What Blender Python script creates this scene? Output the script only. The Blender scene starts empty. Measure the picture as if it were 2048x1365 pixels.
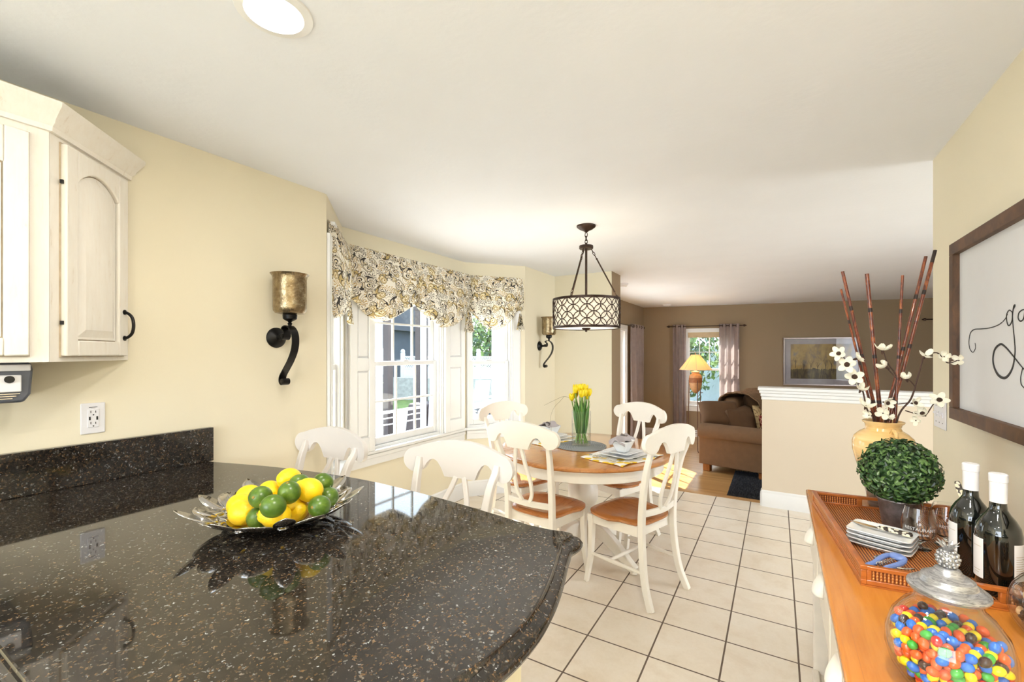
import bpy, bmesh, math, random
from mathutils import Vector, Matrix, Euler
PI = math.pi
random.seed(7)
SC = bpy.context.scene
COL = SC.collection

# ---------------------------------------------------------------- camera
CAM_Z = 1.437
cam_d = bpy.data.cameras.new('camera'); cam = bpy.data.objects.new('camera', cam_d); COL.objects.link(cam)
cam.location = (0, 0, CAM_Z); cam.rotation_euler = (PI / 2, 0, 0.5376)
cam_d.sensor_width = 36; cam_d.lens = 890 / 2048 * 36; cam_d.shift_y = 24.2 / 2048; cam_d.clip_start = 0.02
SC.camera = cam
SC.view_settings.view_transform = 'Standard'; SC.view_settings.look = 'None'
SC.view_settings.exposure = 0.20; SC.view_settings.gamma = 1; SC.view_settings.use_curve_mapping = False

# ---------------------------------------------------------------- world, sun, fill and ceiling lamps
w = bpy.data.worlds.new('sky'); SC.world = w; w.use_nodes = True
bg = w.node_tree.nodes['Background']; bg.inputs[0].default_value = (0.76, 0.87, 1.0, 1); bg.inputs[1].default_value = 5.8
SUN_DIR = Vector((1.54, -1.30, -2.03)).normalized()
sd = bpy.data.lights.new('sun', 'SUN'); sun = bpy.data.objects.new('sun', sd); COL.objects.link(sun)
sd.energy = 24; sd.angle = 0.009; sd.color = (1.0, 0.95, 0.86)
sun.rotation_euler = SUN_DIR.to_track_quat('-Z', 'Y').to_euler(); sun.location = (-6, 8, 8)

def area(name, loc, d, sx, sy, e, col=(1, 1, 1), spread=None):
    l = bpy.data.lights.new(name, 'AREA'); l.shape = 'RECTANGLE'; l.size = sx; l.size_y = sy
    l.energy = e; l.color = col
    if spread: l.spread = spread
    o = bpy.data.objects.new(name, l); COL.objects.link(o); o.location = loc
    o.rotation_euler = Vector(d).to_track_quat('-Z', 'Y').to_euler()
    return o
# added fill lamps at invented windows behind the camera and in the hall
area('kitchen_fill', (-0.9, -2.92, 1.45), (0, 1, 0.10), 2.3, 1.5, 48, (0.90, 0.955, 1.0))
area('hall_fill', (4.40, 3.6, 1.35), (-1, 0, 0), 1.6, 1.5, 80, (0.93, 0.965, 1.0))
def can_and_fill_light(x, y, e):
    l = bpy.data.lights.new('downlight_and_fill', 'AREA'); l.shape = 'DISK'; l.size = 0.13; l.energy = e; l.color = (1, .95, .87)
    o = bpy.data.objects.new('downlight_and_fill', l); COL.objects.link(o); o.location = (x, y, 2.325)
    return o

# ---------------------------------------------------------------- colour and materials
def s2l(c):
    c = c / 255.0
    return c / 12.92 if c <= 0.04045 else ((c + 0.055) / 1.055) ** 2.4
def rgb(r, g, b): return (s2l(r), s2l(g), s2l(b), 1)
class NT:
    def __init__(s, name):
        s.m = bpy.data.materials.new(name); s.m.use_nodes = True; s.t = s.m.node_tree
        s.b = s.t.nodes['Principled BSDF']; s.out = s.t.nodes['Material Output']
    def n(s, typ, **kw):
        nd = s.t.nodes.new(typ)
        for k, v in kw.items():
            if k.startswith('i_'):
                key = k[2:]; key = int(key) if key.isdigit() else key.replace('_', ' ')
                nd.inputs[key].default_value = v
            else: setattr(nd, k, v)
        return nd
    def l(s, a, b): s.t.links.new(a, b)
    def coord(s, scale=(1, 1, 1), rot=(0, 0, 0), loc=(0, 0, 0), kind='Object'):
        tc = s.n('ShaderNodeTexCoord'); mp = s.n('ShaderNodeMapping')
        mp.inputs['Scale'].default_value = scale; mp.inputs['Rotation'].default_value = rot; mp.inputs['Location'].default_value = loc
        s.l(tc.outputs[kind], mp.inputs[0]); return mp.outputs[0]
    def noise(s, vec, scale=5, detail=3, rough=0.5, dist=0):
        nd = s.n('ShaderNodeTexNoise'); nd.inputs['Scale'].default_value = scale; nd.inputs['Detail'].default_value = detail
        nd.inputs['Roughness'].default_value = rough; nd.inputs['Distortion'].default_value = dist
        s.l(vec, nd.inputs['Vector']); return nd
    def ramp(s, fac, stops, interp='LINEAR'):
        r = s.n('ShaderNodeValToRGB'); r.color_ramp.interpolation = interp; e = r.color_ramp.elements
        while len(e) < len(stops): e.new(0.5)
        for i, (p, c) in enumerate(stops): e[i].position = p; e[i].color = c
        s.l(fac, r.inputs[0]); return r.outputs[0]
    def math(s, op, a, b=None, c=None):
        nd = s.n('ShaderNodeMath'); nd.operation = op
        for i, x in enumerate((a, b, c)):
            if x is None: continue
            if isinstance(x, (int, float)): nd.inputs[i].default_value = x
            else: s.l(x, nd.inputs[i])
        return nd.outputs[0]
    def mix(s, fac, a, b):
        nd = s.n('ShaderNodeMix', data_type='RGBA')
        for i, x in ((0, fac), (6, a), (7, b)):
            if isinstance(x, (int, float)): nd.inputs[i].default_value = x
            elif isinstance(x, tuple): nd.inputs[i].default_value = x
            else: s.l(x, nd.inputs[i])
        return nd.outputs[2]
    def bump(s, h, strength=0.3, dist=0.01):
        b = s.n('ShaderNodeBump'); b.inputs['Strength'].default_value = strength; b.inputs['Distance'].default_value = dist
        s.l(h, b.inputs['Height']); s.l(b.outputs[0], s.b.inputs['Normal'])
    def set(s, **kw):
        for k, v in kw.items():
            k = k.replace('_', ' ')
            if isinstance(v, (int, float, tuple)): s.b.inputs[k].default_value = v
            else: s.l(v, s.b.inputs[k])
        return s.m

def plain(name, c, rough=0.5, metal=0, var=0.06, vscale=12, bump=0, bscale=60, **kw):
    t = NT(name); v = t.coord(); n = t.noise(v, vscale, 3)
    d = tuple(x * (1 - var) for x in c[:3]) + (1,); u = tuple(min(1, x * (1 + var)) for x in c[:3]) + (1,)
    col = t.ramp(n.outputs[0], [(0.3, d), (0.7, u)])
    if bump: t.bump(t.noise(v, bscale, 4).outputs[0], bump, 0.004)
    return t.set(Base_Color=col, Roughness=rough, Metallic=metal, **kw)

def wood(name, c1, c2, c3=None, scale=6, stretch=(1, 12, 12), rough=0.35, coat=0.0, rot=(0, 0, 0)):
    t = NT(name); v = t.coord(scale=stretch, rot=rot); n = t.noise(v, scale, 5, 0.6, 0.6)
    n2 = t.noise(t.coord(), 3, 2)
    stops = [(0.3, c1), (0.7, c2)] if not c3 else [(0.25, c1), (0.5, c2), (0.75, c3)]
    col = t.mix(0.35, t.ramp(n.outputs[0], stops), t.ramp(n2.outputs[0], [(0.35, c1), (0.65, c2)]))
    t.bump(n.outputs[0], 0.08, 0.002)
    return t.set(Base_Color=col, Roughness=rough, Coat_Weight=coat, Coat_Roughness=0.08)

def thin_glass(name, tint=(0.96, 0.98, 0.97), refl=1.0, rough=0.0, ior=1.45, haze=0.0):
    t = NT(name); t.t.nodes.remove(t.b)
    tr = t.n('ShaderNodeBsdfTransparent'); tr.inputs[0].default_value = tint + (1,)
    gl = t.n('ShaderNodeBsdfGlossy'); gl.inputs['Roughness'].default_value = rough
    lw = t.n('ShaderNodeLayerWeight'); lw.inputs['Blend'].default_value = 0.5   # Schlick, the same from both sides of a pane
    r0 = ((ior - 1) / (ior + 1)) ** 2
    f = t.math('MULTIPLY', t.math('MULTIPLY_ADD', t.math('POWER', lw.outputs['Facing'], 5.0), 1 - r0, r0), refl)
    mx = t.n('ShaderNodeMixShader'); t.l(f, mx.inputs[0]); t.l(tr.outputs[0], mx.inputs[1]); t.l(gl.outputs[0], mx.inputs[2])
    last = mx.outputs[0]
    if haze:
        df = t.n('ShaderNodeBsdfDiffuse'); m2 = t.n('ShaderNodeMixShader'); m2.inputs[0].default_value = haze
        t.l(last, m2.inputs[1]); t.l(df.outputs[0], m2.inputs[2]); last = m2.outputs[0]
    t.l(last, t.out.inputs[0]); return t.m

def emit(name, c, s):
    t = NT(name); return t.set(Base_Color=c, Emission_Color=c, Emission_Strength=s, Roughness=0.6)

M = {}
M['ceiling'] = plain('ceiling_plaster', rgb(239, 242, 249), 0.9, var=0.012, vscale=3, bump=0.25, bscale=35)
M['wall'] = plain('yellow_wall_paint', rgb(236, 227, 203), 0.75, var=0.015, vscale=2, bump=0.06, bscale=220)
M['taupe'] = plain('taupe_wall_paint', rgb(150, 130, 104), 0.8, var=0.03, vscale=120, bump=0.1, bscale=160)
M['halfwall'] = plain('half_wall_paint', rgb(222, 208, 188), 0.75, var=0.015, vscale=2, bump=0.06, bscale=220)
M['trim'] = plain('white_trim_paint', rgb(238, 238, 238), 0.35, var=0.01)
M['chair'] = plain('cream_chair_paint', rgb(246, 240, 228), 0.32, var=0.02, vscale=9)
M['stool'] = plain('shade_greyed_stool_paint', rgb(226, 221, 217), 0.38, var=0.02, vscale=9)  # white paint greyed to carry the shade the stools stand in
M['black_iron'] = plain('black_iron', rgb(26, 25, 25), 0.38, 0.6, var=0.2, vscale=30)
M['bronze'] = plain('dark_bronze', rgb(62, 46, 38), 0.42, 0.7, var=0.25, vscale=40)
M['ext_white'] = plain('toned_down_white_paint', rgb(196, 200, 206), .6, var=.03)  # white toned down so sunlit exterior pieces don't blow out
M['steel'] = plain('polished_steel', rgb(205, 203, 200), 0.12, 1.0, var=0.04)
M['white_china'] = plain('white_china', rgb(240, 242, 243), 0.12, var=0.01, Coat_Weight=0.5)
M['plastic'] = plain('white_plastic', rgb(233, 232, 236), 0.3, var=0.01)
M['dark'] = plain('dark_slot', rgb(20, 18, 18), 0.5)
M['window_glass'] = thin_glass('window_glass', (0.97, 0.985, 0.98), 0.9, haze=0.015)
M['clear_glass'] = thin_glass('clear_glass', (0.985, 0.992, 0.99), 1.0)
M['jar_glass'] = thin_glass('jar_glass', (0.965, 0.975, 0.97), 1.15, 0.01)

# floor tiles
t = NT('beige_floor_tile'); v = t.coord(loc=(-0.0854, -0.0073, 0))
br = t.n('ShaderNodeTexBrick', offset=0.0, squash=1.0); t.l(v, br.inputs['Vector'])
for k, x in (('Scale', 1.0), ('Mortar Size', 0.0042), ('Mortar Smooth', 0.15), ('Brick Width', 0.305), ('Row Height', 0.305), ('Bias', 0.0)): br.inputs[k].default_value = x
br.inputs['Color1'].default_value = rgb(233, 222, 206); br.inputs['Color2'].default_value = rgb(226, 213, 194); br.inputs['Mortar'].default_value = rgb(104, 88, 74)
v2 = t.coord(); n1 = t.noise(v2, 5, 5, 0.65, 0.4); n2 = t.noise(v2, 60, 4, 0.7)
mot = t.ramp(n1.outputs[0], [(0.25, rgb(214, 196, 170)), (0.5, rgb(236, 225, 208)), (0.8, rgb(244, 238, 228))])
fine = t.ramp(n2.outputs[0], [(0.3, (0.86, 0.84, 0.8, 1)), (0.6, (1, 1, 1, 1))])
mm = t.n('ShaderNodeMix', data_type='RGBA', blend_type='MULTIPLY'); mm.inputs[0].default_value = 0.5; t.l(mot, mm.inputs[6]); t.l(fine, mm.inputs[7])
tile = t.mix(0.55, br.outputs['Color'], mm.outputs[2])
col = t.mix(br.outputs['Fac'], tile, rgb(104, 88, 74))
t.bump(t.math('SUBTRACT', 1.0, br.outputs['Fac']), 0.5, 0.003)
M['tile'] = t.set(Base_Color=col, Roughness=t.math('MULTIPLY_ADD', br.outputs['Fac'], 0.5, 0.3))

# oak boards
def boards(name, c1, c2, c3, bw, rh, rot=0.0):
    t = NT(name); v = t.coord(rot=(0, 0, rot))
    br = t.n('ShaderNodeTexBrick', offset=0.37); t.l(v, br.inputs['Vector'])
    for k, x in (('Scale', 1.0), ('Mortar Size', 0.0012), ('Brick Width', bw), ('Row Height', rh)): br.inputs[k].default_value = x
    br.inputs['Color1'].default_value = c1; br.inputs['Color2'].default_value = c2; br.inputs['Mortar'].default_value = c3
    n = t.noise(t.coord(scale=(1.5, 30, 1), rot=(0, 0, rot)), 6, 4)
    col = t.mix(0.3, br.outputs['Color'], t.ramp(n.outputs[0], [(0.3, c1), (0.7, c2)]))
    return t.set(Base_Color=col, Roughness=0.28)
M['oak_floor'] = boards('oak_floor_boards', rgb(200, 158, 102), rgb(168, 120, 68), rgb(96, 62, 32), 0.9, 0.057)
M['deck'] = boards('white_deck_boards', rgb(235, 232, 226), rgb(225, 221, 214), rgb(150, 148, 145), 3.0, 0.14)

# granite
t = NT('speckled_dark_granite'); v = t.coord()
n1 = t.noise(v, 75, 5, 0.72, 1.5); n2 = t.noise(v, 90, 3, 0.6)
wv = t.n('ShaderNodeVectorMath', operation='MULTIPLY_ADD'); t.l(n2.outputs['Color'], wv.inputs[0]); wv.inputs[1].default_value = (0.02, 0.02, 0.02); t.l(v, wv.inputs[2])
vo = t.n('ShaderNodeTexVoronoi', feature='F1'); vo.inputs['Scale'].default_value = 190; t.l(wv.outputs[0], vo.inputs['Vector']); sc_ = t.n('ShaderNodeSeparateColor'); t.l(vo.outputs['Color'], sc_.inputs[0])
n3 = t.noise(v, 60, 3, 0.7, 0.8); n4 = t.noise(v, 7, 2)
base = t.ramp(n1.outputs[0], [(0.30, rgb(14, 13, 13)), (0.50, rgb(36, 33, 30)), (0.62, rgb(52, 45, 38)), (0.74, rgb(82, 66, 50))])
fleck = t.math('MULTIPLY', t.math('GREATER_THAN', sc_.outputs[0], 0.66), t.math('LESS_THAN', vo.outputs['Distance'], 0.46)); tint = t.ramp(sc_.outputs[1], [(0.0, rgb(92, 70, 46)), (0.55, rgb(128, 98, 64)), (0.8, rgb(118, 118, 114)), (1.0, rgb(176, 178, 178))])
where = t.ramp(n3.outputs[0], [(0.42, (0.22, .22, .22, 1)), (0.66, (.95, .95, .95, 1))])
col = t.mix(t.math('MULTIPLY', fleck, where), base, tint)
M['granite'] = t.set(Base_Color=col, Roughness=0.04, IOR=1.54)

# distressed cabinet paint
t = NT('distressed_cream_paint'); v = t.coord(scale=(6, 6, 1)); n = t.noise(v, 9, 6, 0.7, 0.5); n2 = t.noise(t.coord(), 2, 2)
col = t.ramp(n.outputs[0], [(0.28, rgb(222, 210, 194)), (0.38, rgb(240, 234, 224)), (0.7, rgb(244, 240, 232))])
M['cabinet'] = t.set(Base_Color=col, Roughness=0.45)
M['glaze'] = plain('brown_glaze_line', rgb(186, 170, 148), 0.6, var=0.2, vscale=30)
M['base_cabinet'] = plain('cream_base_cabinet', rgb(238, 230, 202), 0.4)
M['sideboard_paint'] = plain('cream_sideboard_paint', rgb(236, 226, 210), 0.4, var=0.04, vscale=20)
M['sideboard_wood'] = wood('honey_sideboard_top', rgb(182, 112, 40), rgb(206, 136, 56), scale=4, stretch=(14, 1.2, 14), rough=0.25, coat=0.3)
M['table_wood'] = wood('honey_table_wood', rgb(150, 88, 40), rgb(206, 140, 74), rgb(182, 112, 54), scale=4, stretch=(12, 1.2, 12), rough=0.16, coat=0.6)
M['seat_wood'] = wood('brown_seat_wood', rgb(146, 84, 36), rgb(198, 128, 66), rgb(172, 102, 46), scale=4, stretch=(11, 1.2, 11), rough=0.25, coat=0.3)
M['tray_wood'] = wood('red_brown_tray_wood', rgb(138, 70, 26), rgb(204, 118, 48), scale=5, stretch=(3, 3, 14), rough=0.3, coat=0.3)
M['frame_wood'] = wood('dark_rustic_frame_wood', rgb(56, 36, 22), rgb(112, 76, 46), scale=5, stretch=(10, 3, 3), rough=0.55)
M['oak'] = wood('orange_oak', rgb(150, 88, 36), rgb(186, 118, 56), scale=6, stretch=(4, 4, 1), rough=0.4)

# wicker weave
t = NT('woven_wicker'); v = t.coord()
wa = t.n('ShaderNodeTexWave', wave_type='BANDS', bands_direction='X'); wa.inputs['Scale'].default_value = 42; t.l(v, wa.inputs['Vector'])
wb = t.n('ShaderNodeTexWave', wave_type='BANDS', bands_direction='Y'); wb.inputs['Scale'].default_value = 42; t.l(v, wb.inputs['Vector'])
wc = t.n('ShaderNodeTexWave', wave_type='BANDS', bands_direction='Z'); wc.inputs['Scale'].default_value = 42; t.l(v, wc.inputs['Vector'])
h = t.math('MAXIMUM', t.math('MULTIPLY', wa.outputs['Fac'], t.math('ADD', wb.outputs['Fac'], wc.outputs['Fac'])), 0.12)
col = t.ramp(h, [(0.1, rgb(92, 40, 16)), (0.5, rgb(166, 88, 38)), (0.95, rgb(220, 146, 78))])
t.bump(h, 0.8, 0.003)
M['wicker'] = t.set(Base_Color=col, Roughness=0.4)

# paisley cloth: scrolls, rings and sprigs laid out cell by cell, printed along the cloth (UV)
t = NT('paisley_cloth'); tc = t.n('ShaderNodeTexCoord'); mp = t.n('ShaderNodeMapping'); mp.inputs['Scale'].default_value = (1, 1, 1)
t.l(tc.outputs['UV'], mp.inputs[0]); wob = t.noise(mp.outputs[0], 9, 1)
vadd = t.n('ShaderNodeVectorMath', operation='MULTIPLY_ADD'); t.l(wob.outputs['Color'], vadd.inputs[0]); vadd.inputs[1].default_value = (0.05, 0.05, 0); t.l(mp.outputs[0], vadd.inputs[2])
def swirl(scale, twist, lines, thr, seedoff):
    off = t.n('ShaderNodeVectorMath', operation='ADD'); t.l(vadd.outputs[0], off.inputs[0]); off.inputs[1].default_value = (seedoff, seedoff * 0.7, 0)
    vo = t.n('ShaderNodeTexVoronoi', feature='F1', voronoi_dimensions='2D'); vo.inputs['Scale'].default_value = scale; vo.inputs['Randomness'].default_value = 0.75
    t.l(off.outputs[0], vo.inputs['Vector'])
    df = t.n('ShaderNodeVectorMath', operation='SUBTRACT'); t.l(off.outputs[0], df.inputs[0]); t.l(vo.outputs['Position'], df.inputs[1])
    sx = t.n('ShaderNodeSeparateXYZ'); t.l(df.outputs[0], sx.inputs[0])
    ang = t.math('ARCTAN2', sx.outputs[1], sx.outputs[0])
    sc_ = t.n('ShaderNodeSeparateColor'); t.l(vo.outputs['Color'], sc_.inputs[0])
    r = vo.outputs['Distance']
    ph = t.math('MULTIPLY_ADD', sc_.outputs[0], 6.28, t.math('MULTIPLY', r, twist))
    s = t.math('SINE', t.math('MULTIPLY_ADD', ang, lines, ph))
    inside = t.math('LESS_THAN', r, 0.47)
    line = t.math('MULTIPLY', t.math('GREATER_THAN', s, thr), inside)
    return line, sc_.outputs, r, s
def comma(scale, seedoff, size):
    # paisley drops: a curled outline with inner bands, one to each cell
    off = t.n('ShaderNodeVectorMath', operation='ADD'); t.l(vadd.outputs[0], off.inputs[0]); off.inputs[1].default_value = (seedoff, seedoff * 0.7, 0)
    vo = t.n('ShaderNodeTexVoronoi', feature='F1', voronoi_dimensions='2D'); vo.inputs['Scale'].default_value = scale; vo.inputs['Randomness'].default_value = 0.7; t.l(off.outputs[0], vo.inputs['Vector'])
    df = t.n('ShaderNodeVectorMath', operation='SUBTRACT'); t.l(off.outputs[0], df.inputs[0]); t.l(vo.outputs['Position'], df.inputs[1])
    sx = t.n('ShaderNodeSeparateXYZ'); t.l(df.outputs[0], sx.inputs[0]); ang = t.math('ARCTAN2', sx.outputs[1], sx.outputs[0])
    sc_ = t.n('ShaderNodeSeparateColor'); t.l(vo.outputs['Color'], sc_.inputs[0]); r = vo.outputs['Distance']
    ph = t.math('MULTIPLY_ADD', sc_.outputs[0], 6.28, t.math('MULTIPLY', r, 7.5))
    e = t.math('MULTIPLY_ADD', t.math('POWER', t.math('MULTIPLY_ADD', t.math('SINE', t.math('ADD', ang, ph)), .5, .5), 1.6), size * 1.5, size * .45)
    return t.math('DIVIDE', r, e), sc_.outputs
l2, c2, r2, s2 = swirl(15, 8, 7, 0.30, 3.3)
l3, c3, r3, s3 = swirl(11, 30, 1, 0.62, 7.1)
q1, k1 = comma(7.6, 0, .30); q2, k2 = comma(11, 5.2, .26)
ground = rgb(243, 237, 224); dk = rgb(58, 53, 50); gr = rgb(138, 128, 112)
hue2 = t.ramp(c2[1], [(0.0, rgb(190, 152, 72)), (0.5, rgb(70, 64, 58))], 'CONSTANT')
a = t.mix(t.math('MULTIPLY', l3, 0.7), ground, rgb(160, 150, 130))
a = t.mix(t.math('MULTIPLY', l2, 0.85), a, hue2)
def drop(q, hue, a):
    b = t.ramp(t.math('MULTIPLY', q, .5), [(0.0, dk), (.07, rgb(230, 216, 184)), (.13, dk), (.18, rgb(243, 237, 224)), (.27, gr), (.31, rgb(216, 204, 176)), (.40, dk)], 'CONSTANT')
    b2 = t.ramp(t.math('MULTIPLY', q, .5), [(0.0, rgb(160, 132, 72)), (.07, rgb(240, 230, 206)), (.15, rgb(160, 132, 72)), (.20, rgb(232, 218, 180)), (.30, dk), (.33, rgb(196, 172, 118)), (.42, rgb(96, 84, 60))], 'CONSTANT')
    return t.mix(t.math('LESS_THAN', q, 1.0), a, t.mix(t.math('GREATER_THAN', hue, .60), b, b2))
a = drop(q2, k2[1], a); a = drop(q1, k1[1], a)
diff = t.n('ShaderNodeBsdfTranslucent'); t.l(a, diff.inputs[0]); t.set(Base_Color=a, Roughness=0.85)
mx = t.n('ShaderNodeMixShader'); mx.inputs[0].default_value = 0.10; t.l(t.b.outputs[0], mx.inputs[1]); t.l(diff.outputs[0], mx.inputs[2]); t.l(mx.outputs[0], t.out.inputs[0])
M['paisley'] = t.m

def cloth(name, c, trans=0.25, rough=0.8, bscale=300):
    t = NT(name); v = t.coord(); n = t.noise(v, 14, 3)
    col = t.ramp(n.outputs[0], [(0.3, tuple(x * 0.88 for x in c[:3]) + (1,)), (0.7, c)])
    t.bump(t.noise(v, bscale, 2).outputs[0], 0.3, 0.002); t.set(Base_Color=col, Roughness=rough, Sheen_Weight=0.15 if trans else 0.0)
    if trans:
        tr = t.n('ShaderNodeBsdfTranslucent'); t.l(col, tr.inputs[0]); mx = t.n('ShaderNodeMixShader'); mx.inputs[0].default_value = trans
        t.l(t.b.outputs[0], mx.inputs[1]); t.l(tr.outputs[0], mx.inputs[2]); t.l(mx.outputs[0], t.out.inputs[0])
    return t.m
M['curtain'] = cloth('taupe_satin_curtain', rgb(176, 160, 156), 0.35, 0.5)
M['sofa'] = cloth('brown_microfibre', rgb(122, 92, 64), 0, 0.9)
M['sofa_dark'] = cloth('dark_brown_microfibre', rgb(96, 68, 42), 0, 0.9)
M['rug'] = cloth('charcoal_shag', rgb(58, 60, 66), 0, 1.0, 160)
M['napkin'] = cloth('grey_napkin_linen', rgb(186, 178, 180), 0, 0.85)

# ---------------------------------------------------------------- mesh builder
def smoothstep(x): x = max(0, min(1, x)); return x * x * (3 - 2 * x)
def lerp(a, b, k): return a + (b - a) * k
def catmull(pts, n=6, closed=False):
    P = [Vector(p) for p in pts]; out = []; N = len(P)
    for i in range(N if closed else N - 1):
        if closed: p0, p1, p2, p3 = P[(i - 1) % N], P[i], P[(i + 1) % N], P[(i + 2) % N]
        else: p0, p1, p2, p3 = P[max(i - 1, 0)], P[i], P[i + 1], P[min(i + 2, N - 1)]
        for k in range(n):
            u = k / n
            out.append(0.5 * ((2 * p1) + (p2 - p0) * u + (2 * p0 - 5 * p1 + 4 * p2 - p3) * u * u + (3 * p1 - p0 - 3 * p2 + p3) * u ** 3))
    if not closed: out.append(P[-1])
    return out

class MB:
    def __init__(s): s.v = []; s.f = []; s.uv = {}; s.mi = []; s.cur = 0; s.M = Matrix.Identity(4)
    def av(s, p): s.v.append(tuple(s.M @ Vector(p))); return len(s.v) - 1
    def af(s, idx): s.f.append(tuple(idx)); s.mi.append(s.cur)
    def box(s, c, size, rot=None, taper=1.0):
        h = [x / 2 for x in size]; R = rot.to_matrix() if isinstance(rot, Euler) else (rot or Matrix.Identity(3)); ids = []
        for dz in (-1, 1):
            k = taper if dz > 0 else 1
            for dx, dy in ((-1, -1), (1, -1), (1, 1), (-1, 1)):
                ids.append(s.av(Vector(c) + R @ Vector((dx * h[0] * k, dy * h[1] * k, dz * h[2]))))
        a = ids
        for q in ((3, 2, 1, 0), (4, 5, 6, 7), (0, 1, 5, 4), (1, 2, 6, 5), (2, 3, 7, 6), (3, 0, 4, 7)): s.af([a[i] for i in q])
        return s
    def bx(s, x0, x1, y0, y1, z0, z1): return s.box(((x0 + x1) / 2, (y0 + y1) / 2, (z0 + z1) / 2), (abs(x1 - x0), abs(y1 - y0), abs(z1 - z0)))
    def tube(s, path, r, seg=10, caps=True, closed=False, flat=None, up=None):
        P = [Vector(p) for p in path]; n = len(P); rr = r if isinstance(r, (list, tuple)) else [r] * n
        rings = []; prev = None
        for i in range(n):
            if closed: d = P[(i + 1) % n] - P[(i - 1) % n]
            else: d = P[min(i + 1, n - 1)] - P[max(i - 1, 0)]
            d.normalize()
            if up is not None: a = Vector(up) - d * d.dot(Vector(up))
            elif prev is None:
                a = Vector((0, 0, 1)) if abs(d.z) < 0.9 else Vector((1, 0, 0)); a = a - d * d.dot(a)
            else: a = prev - d * d.dot(prev)
            a.normalize(); prev = a; b = d.cross(a)
            fa, fb = (flat if flat else (1, 1))
            rings.append([s.av(P[i] + a * math.cos(2 * PI * k / seg) * rr[i] * fa + b * math.sin(2 * PI * k / seg) * rr[i] * fb) for k in range(seg)])
        m = n if closed else n - 1
        for i in range(m):
            A, B = rings[i], rings[(i + 1) % n]
            for k in range(seg): s.af((A[k], A[(k + 1) % seg], B[(k + 1) % seg], B[k]))
        if caps and not closed: s.af(rings[0][::-1]); s.af(rings[-1])
        return s
    def bar(s, path, wdt, th, up, closed=False):   # rectangular ribbon; up = width direction
        P = [Vector(p) for p in path]; n = len(P); rings = []
        ws = wdt if isinstance(wdt, (list, tuple)) else [wdt] * n; ts = th if isinstance(th, (list, tuple)) else [th] * n
        for i in range(n):
            d = (P[(i + 1) % n] - P[(i - 1) % n]) if closed else (P[min(i + 1, n - 1)] - P[max(i - 1, 0)])
            d.normalize(); a = Vector(up) - d * d.dot(Vector(up)); a.normalize(); b = d.cross(a)
            rings.append([s.av(P[i] + a * ws[i] / 2 * x + b * ts[i] / 2 * y) for x, y in ((-1, -1), (1, -1), (1, 1), (-1, 1))])
        for i in range(n if closed else n - 1):
            A, B = rings[i], rings[(i + 1) % n]
            for k in range(4): s.af((A[k], A[(k + 1) % 4], B[(k + 1) % 4], B[k]))
        if not closed: s.af(rings[0][::-1]); s.af(rings[-1])
        return s
    def lathe(s, prof, c=(0, 0, 0), seg=32, closed=False, arc=2 * PI, a0=0, axis=None):
        cx, cy, cz = c; rings = []; full = abs(arc - 2 * PI) < 1e-6; m = seg if full else seg + 1
        R = axis if axis is not None else Matrix.Identity(3)
        for r, z in prof:
            if r < 1e-6 and full: rings.append([s.av(Vector(c) + R @ Vector((0, 0, z)))])
            else: rings.append([s.av(Vector(c) + R @ Vector((r * math.cos(a0 + arc * k / seg), r * math.sin(a0 + arc * k / seg), z))) for k in range(m)])
        n = len(rings)
        for i in range(n if closed else n - 1):
            A, B = rings[i], rings[(i + 1) % n]
            for k in range(seg):
                k2 = (k + 1) % m
                if len(A) == 1 and len(B) == 1: continue
                if len(A) == 1: s.af((A[0], B[k2], B[k]))
                elif len(B) == 1: s.af((A[k], A[k2], B[0]))
                else: s.af((A[k], A[k2], B[k2], B[k]))
        return s
    def prism(s, poly, z0, z1, plane='xy'):
        def P(p, z): return {'xy': (p[0], p[1], z), 'xz': (p[0], z, p[1]), 'yz': (z, p[0], p[1])}[plane]
        a = [s.av(P(p, z0)) for p in poly]; b = [s.av(P(p, z1)) for p in poly]; n = len(poly)
        s.af(a[::-1]); s.af(b)
        for i in range(n): s.af((a[i], a[(i + 1) % n], b[(i + 1) % n], b[i]))
        return s
    def grid(s, fn, nu, nv, uvfn=None, closeu=False):
        base = len(s.v)
        for j in range(nv + 1):
            for i in range(nu + 1):
                u, v = i / nu, j / nv; k = s.av(fn(u, v)); s.uv[k] = uvfn(u, v) if uvfn else (u, v)
        for j in range(nv):
            for i in range(nu):
                a = base + j * (nu + 1) + i; s.af((a, a + 1, a + nu + 2, a + nu + 1))
        return s
    def ico(s, c, r, sub=2, sc=(1, 1, 1), rot=None, jit=0):
        b = bmesh.new(); bmesh.ops.create_icosphere(b, subdivisions=sub, radius=1)
        R = rot.to_matrix() if rot else Matrix.Identity(3); base = len(s.v)
        for v in b.verts:
            q = v.co * (1 + random.uniform(-jit, jit)); s.av(Vector(c) + R @ Vector((q.x * r * sc[0], q.y * r * sc[1], q.z * r * sc[2])))
        for f in b.faces: s.af([base + v.index for v in f.verts])
        b.free(); return s
    def torus(s, c, R, r, seg=20, sr=8, rot=None, sc=(1, 1, 1)):
        Rm = rot.to_matrix() if rot else Matrix.Identity(3)
        return s.tube([Vector(c) + Rm @ Vector((math.cos(2 * PI * k / seg) * R * sc[0], math.sin(2 * PI * k / seg) * R * sc[1], 0)) for k in range(seg)], r, sr, closed=True)
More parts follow.
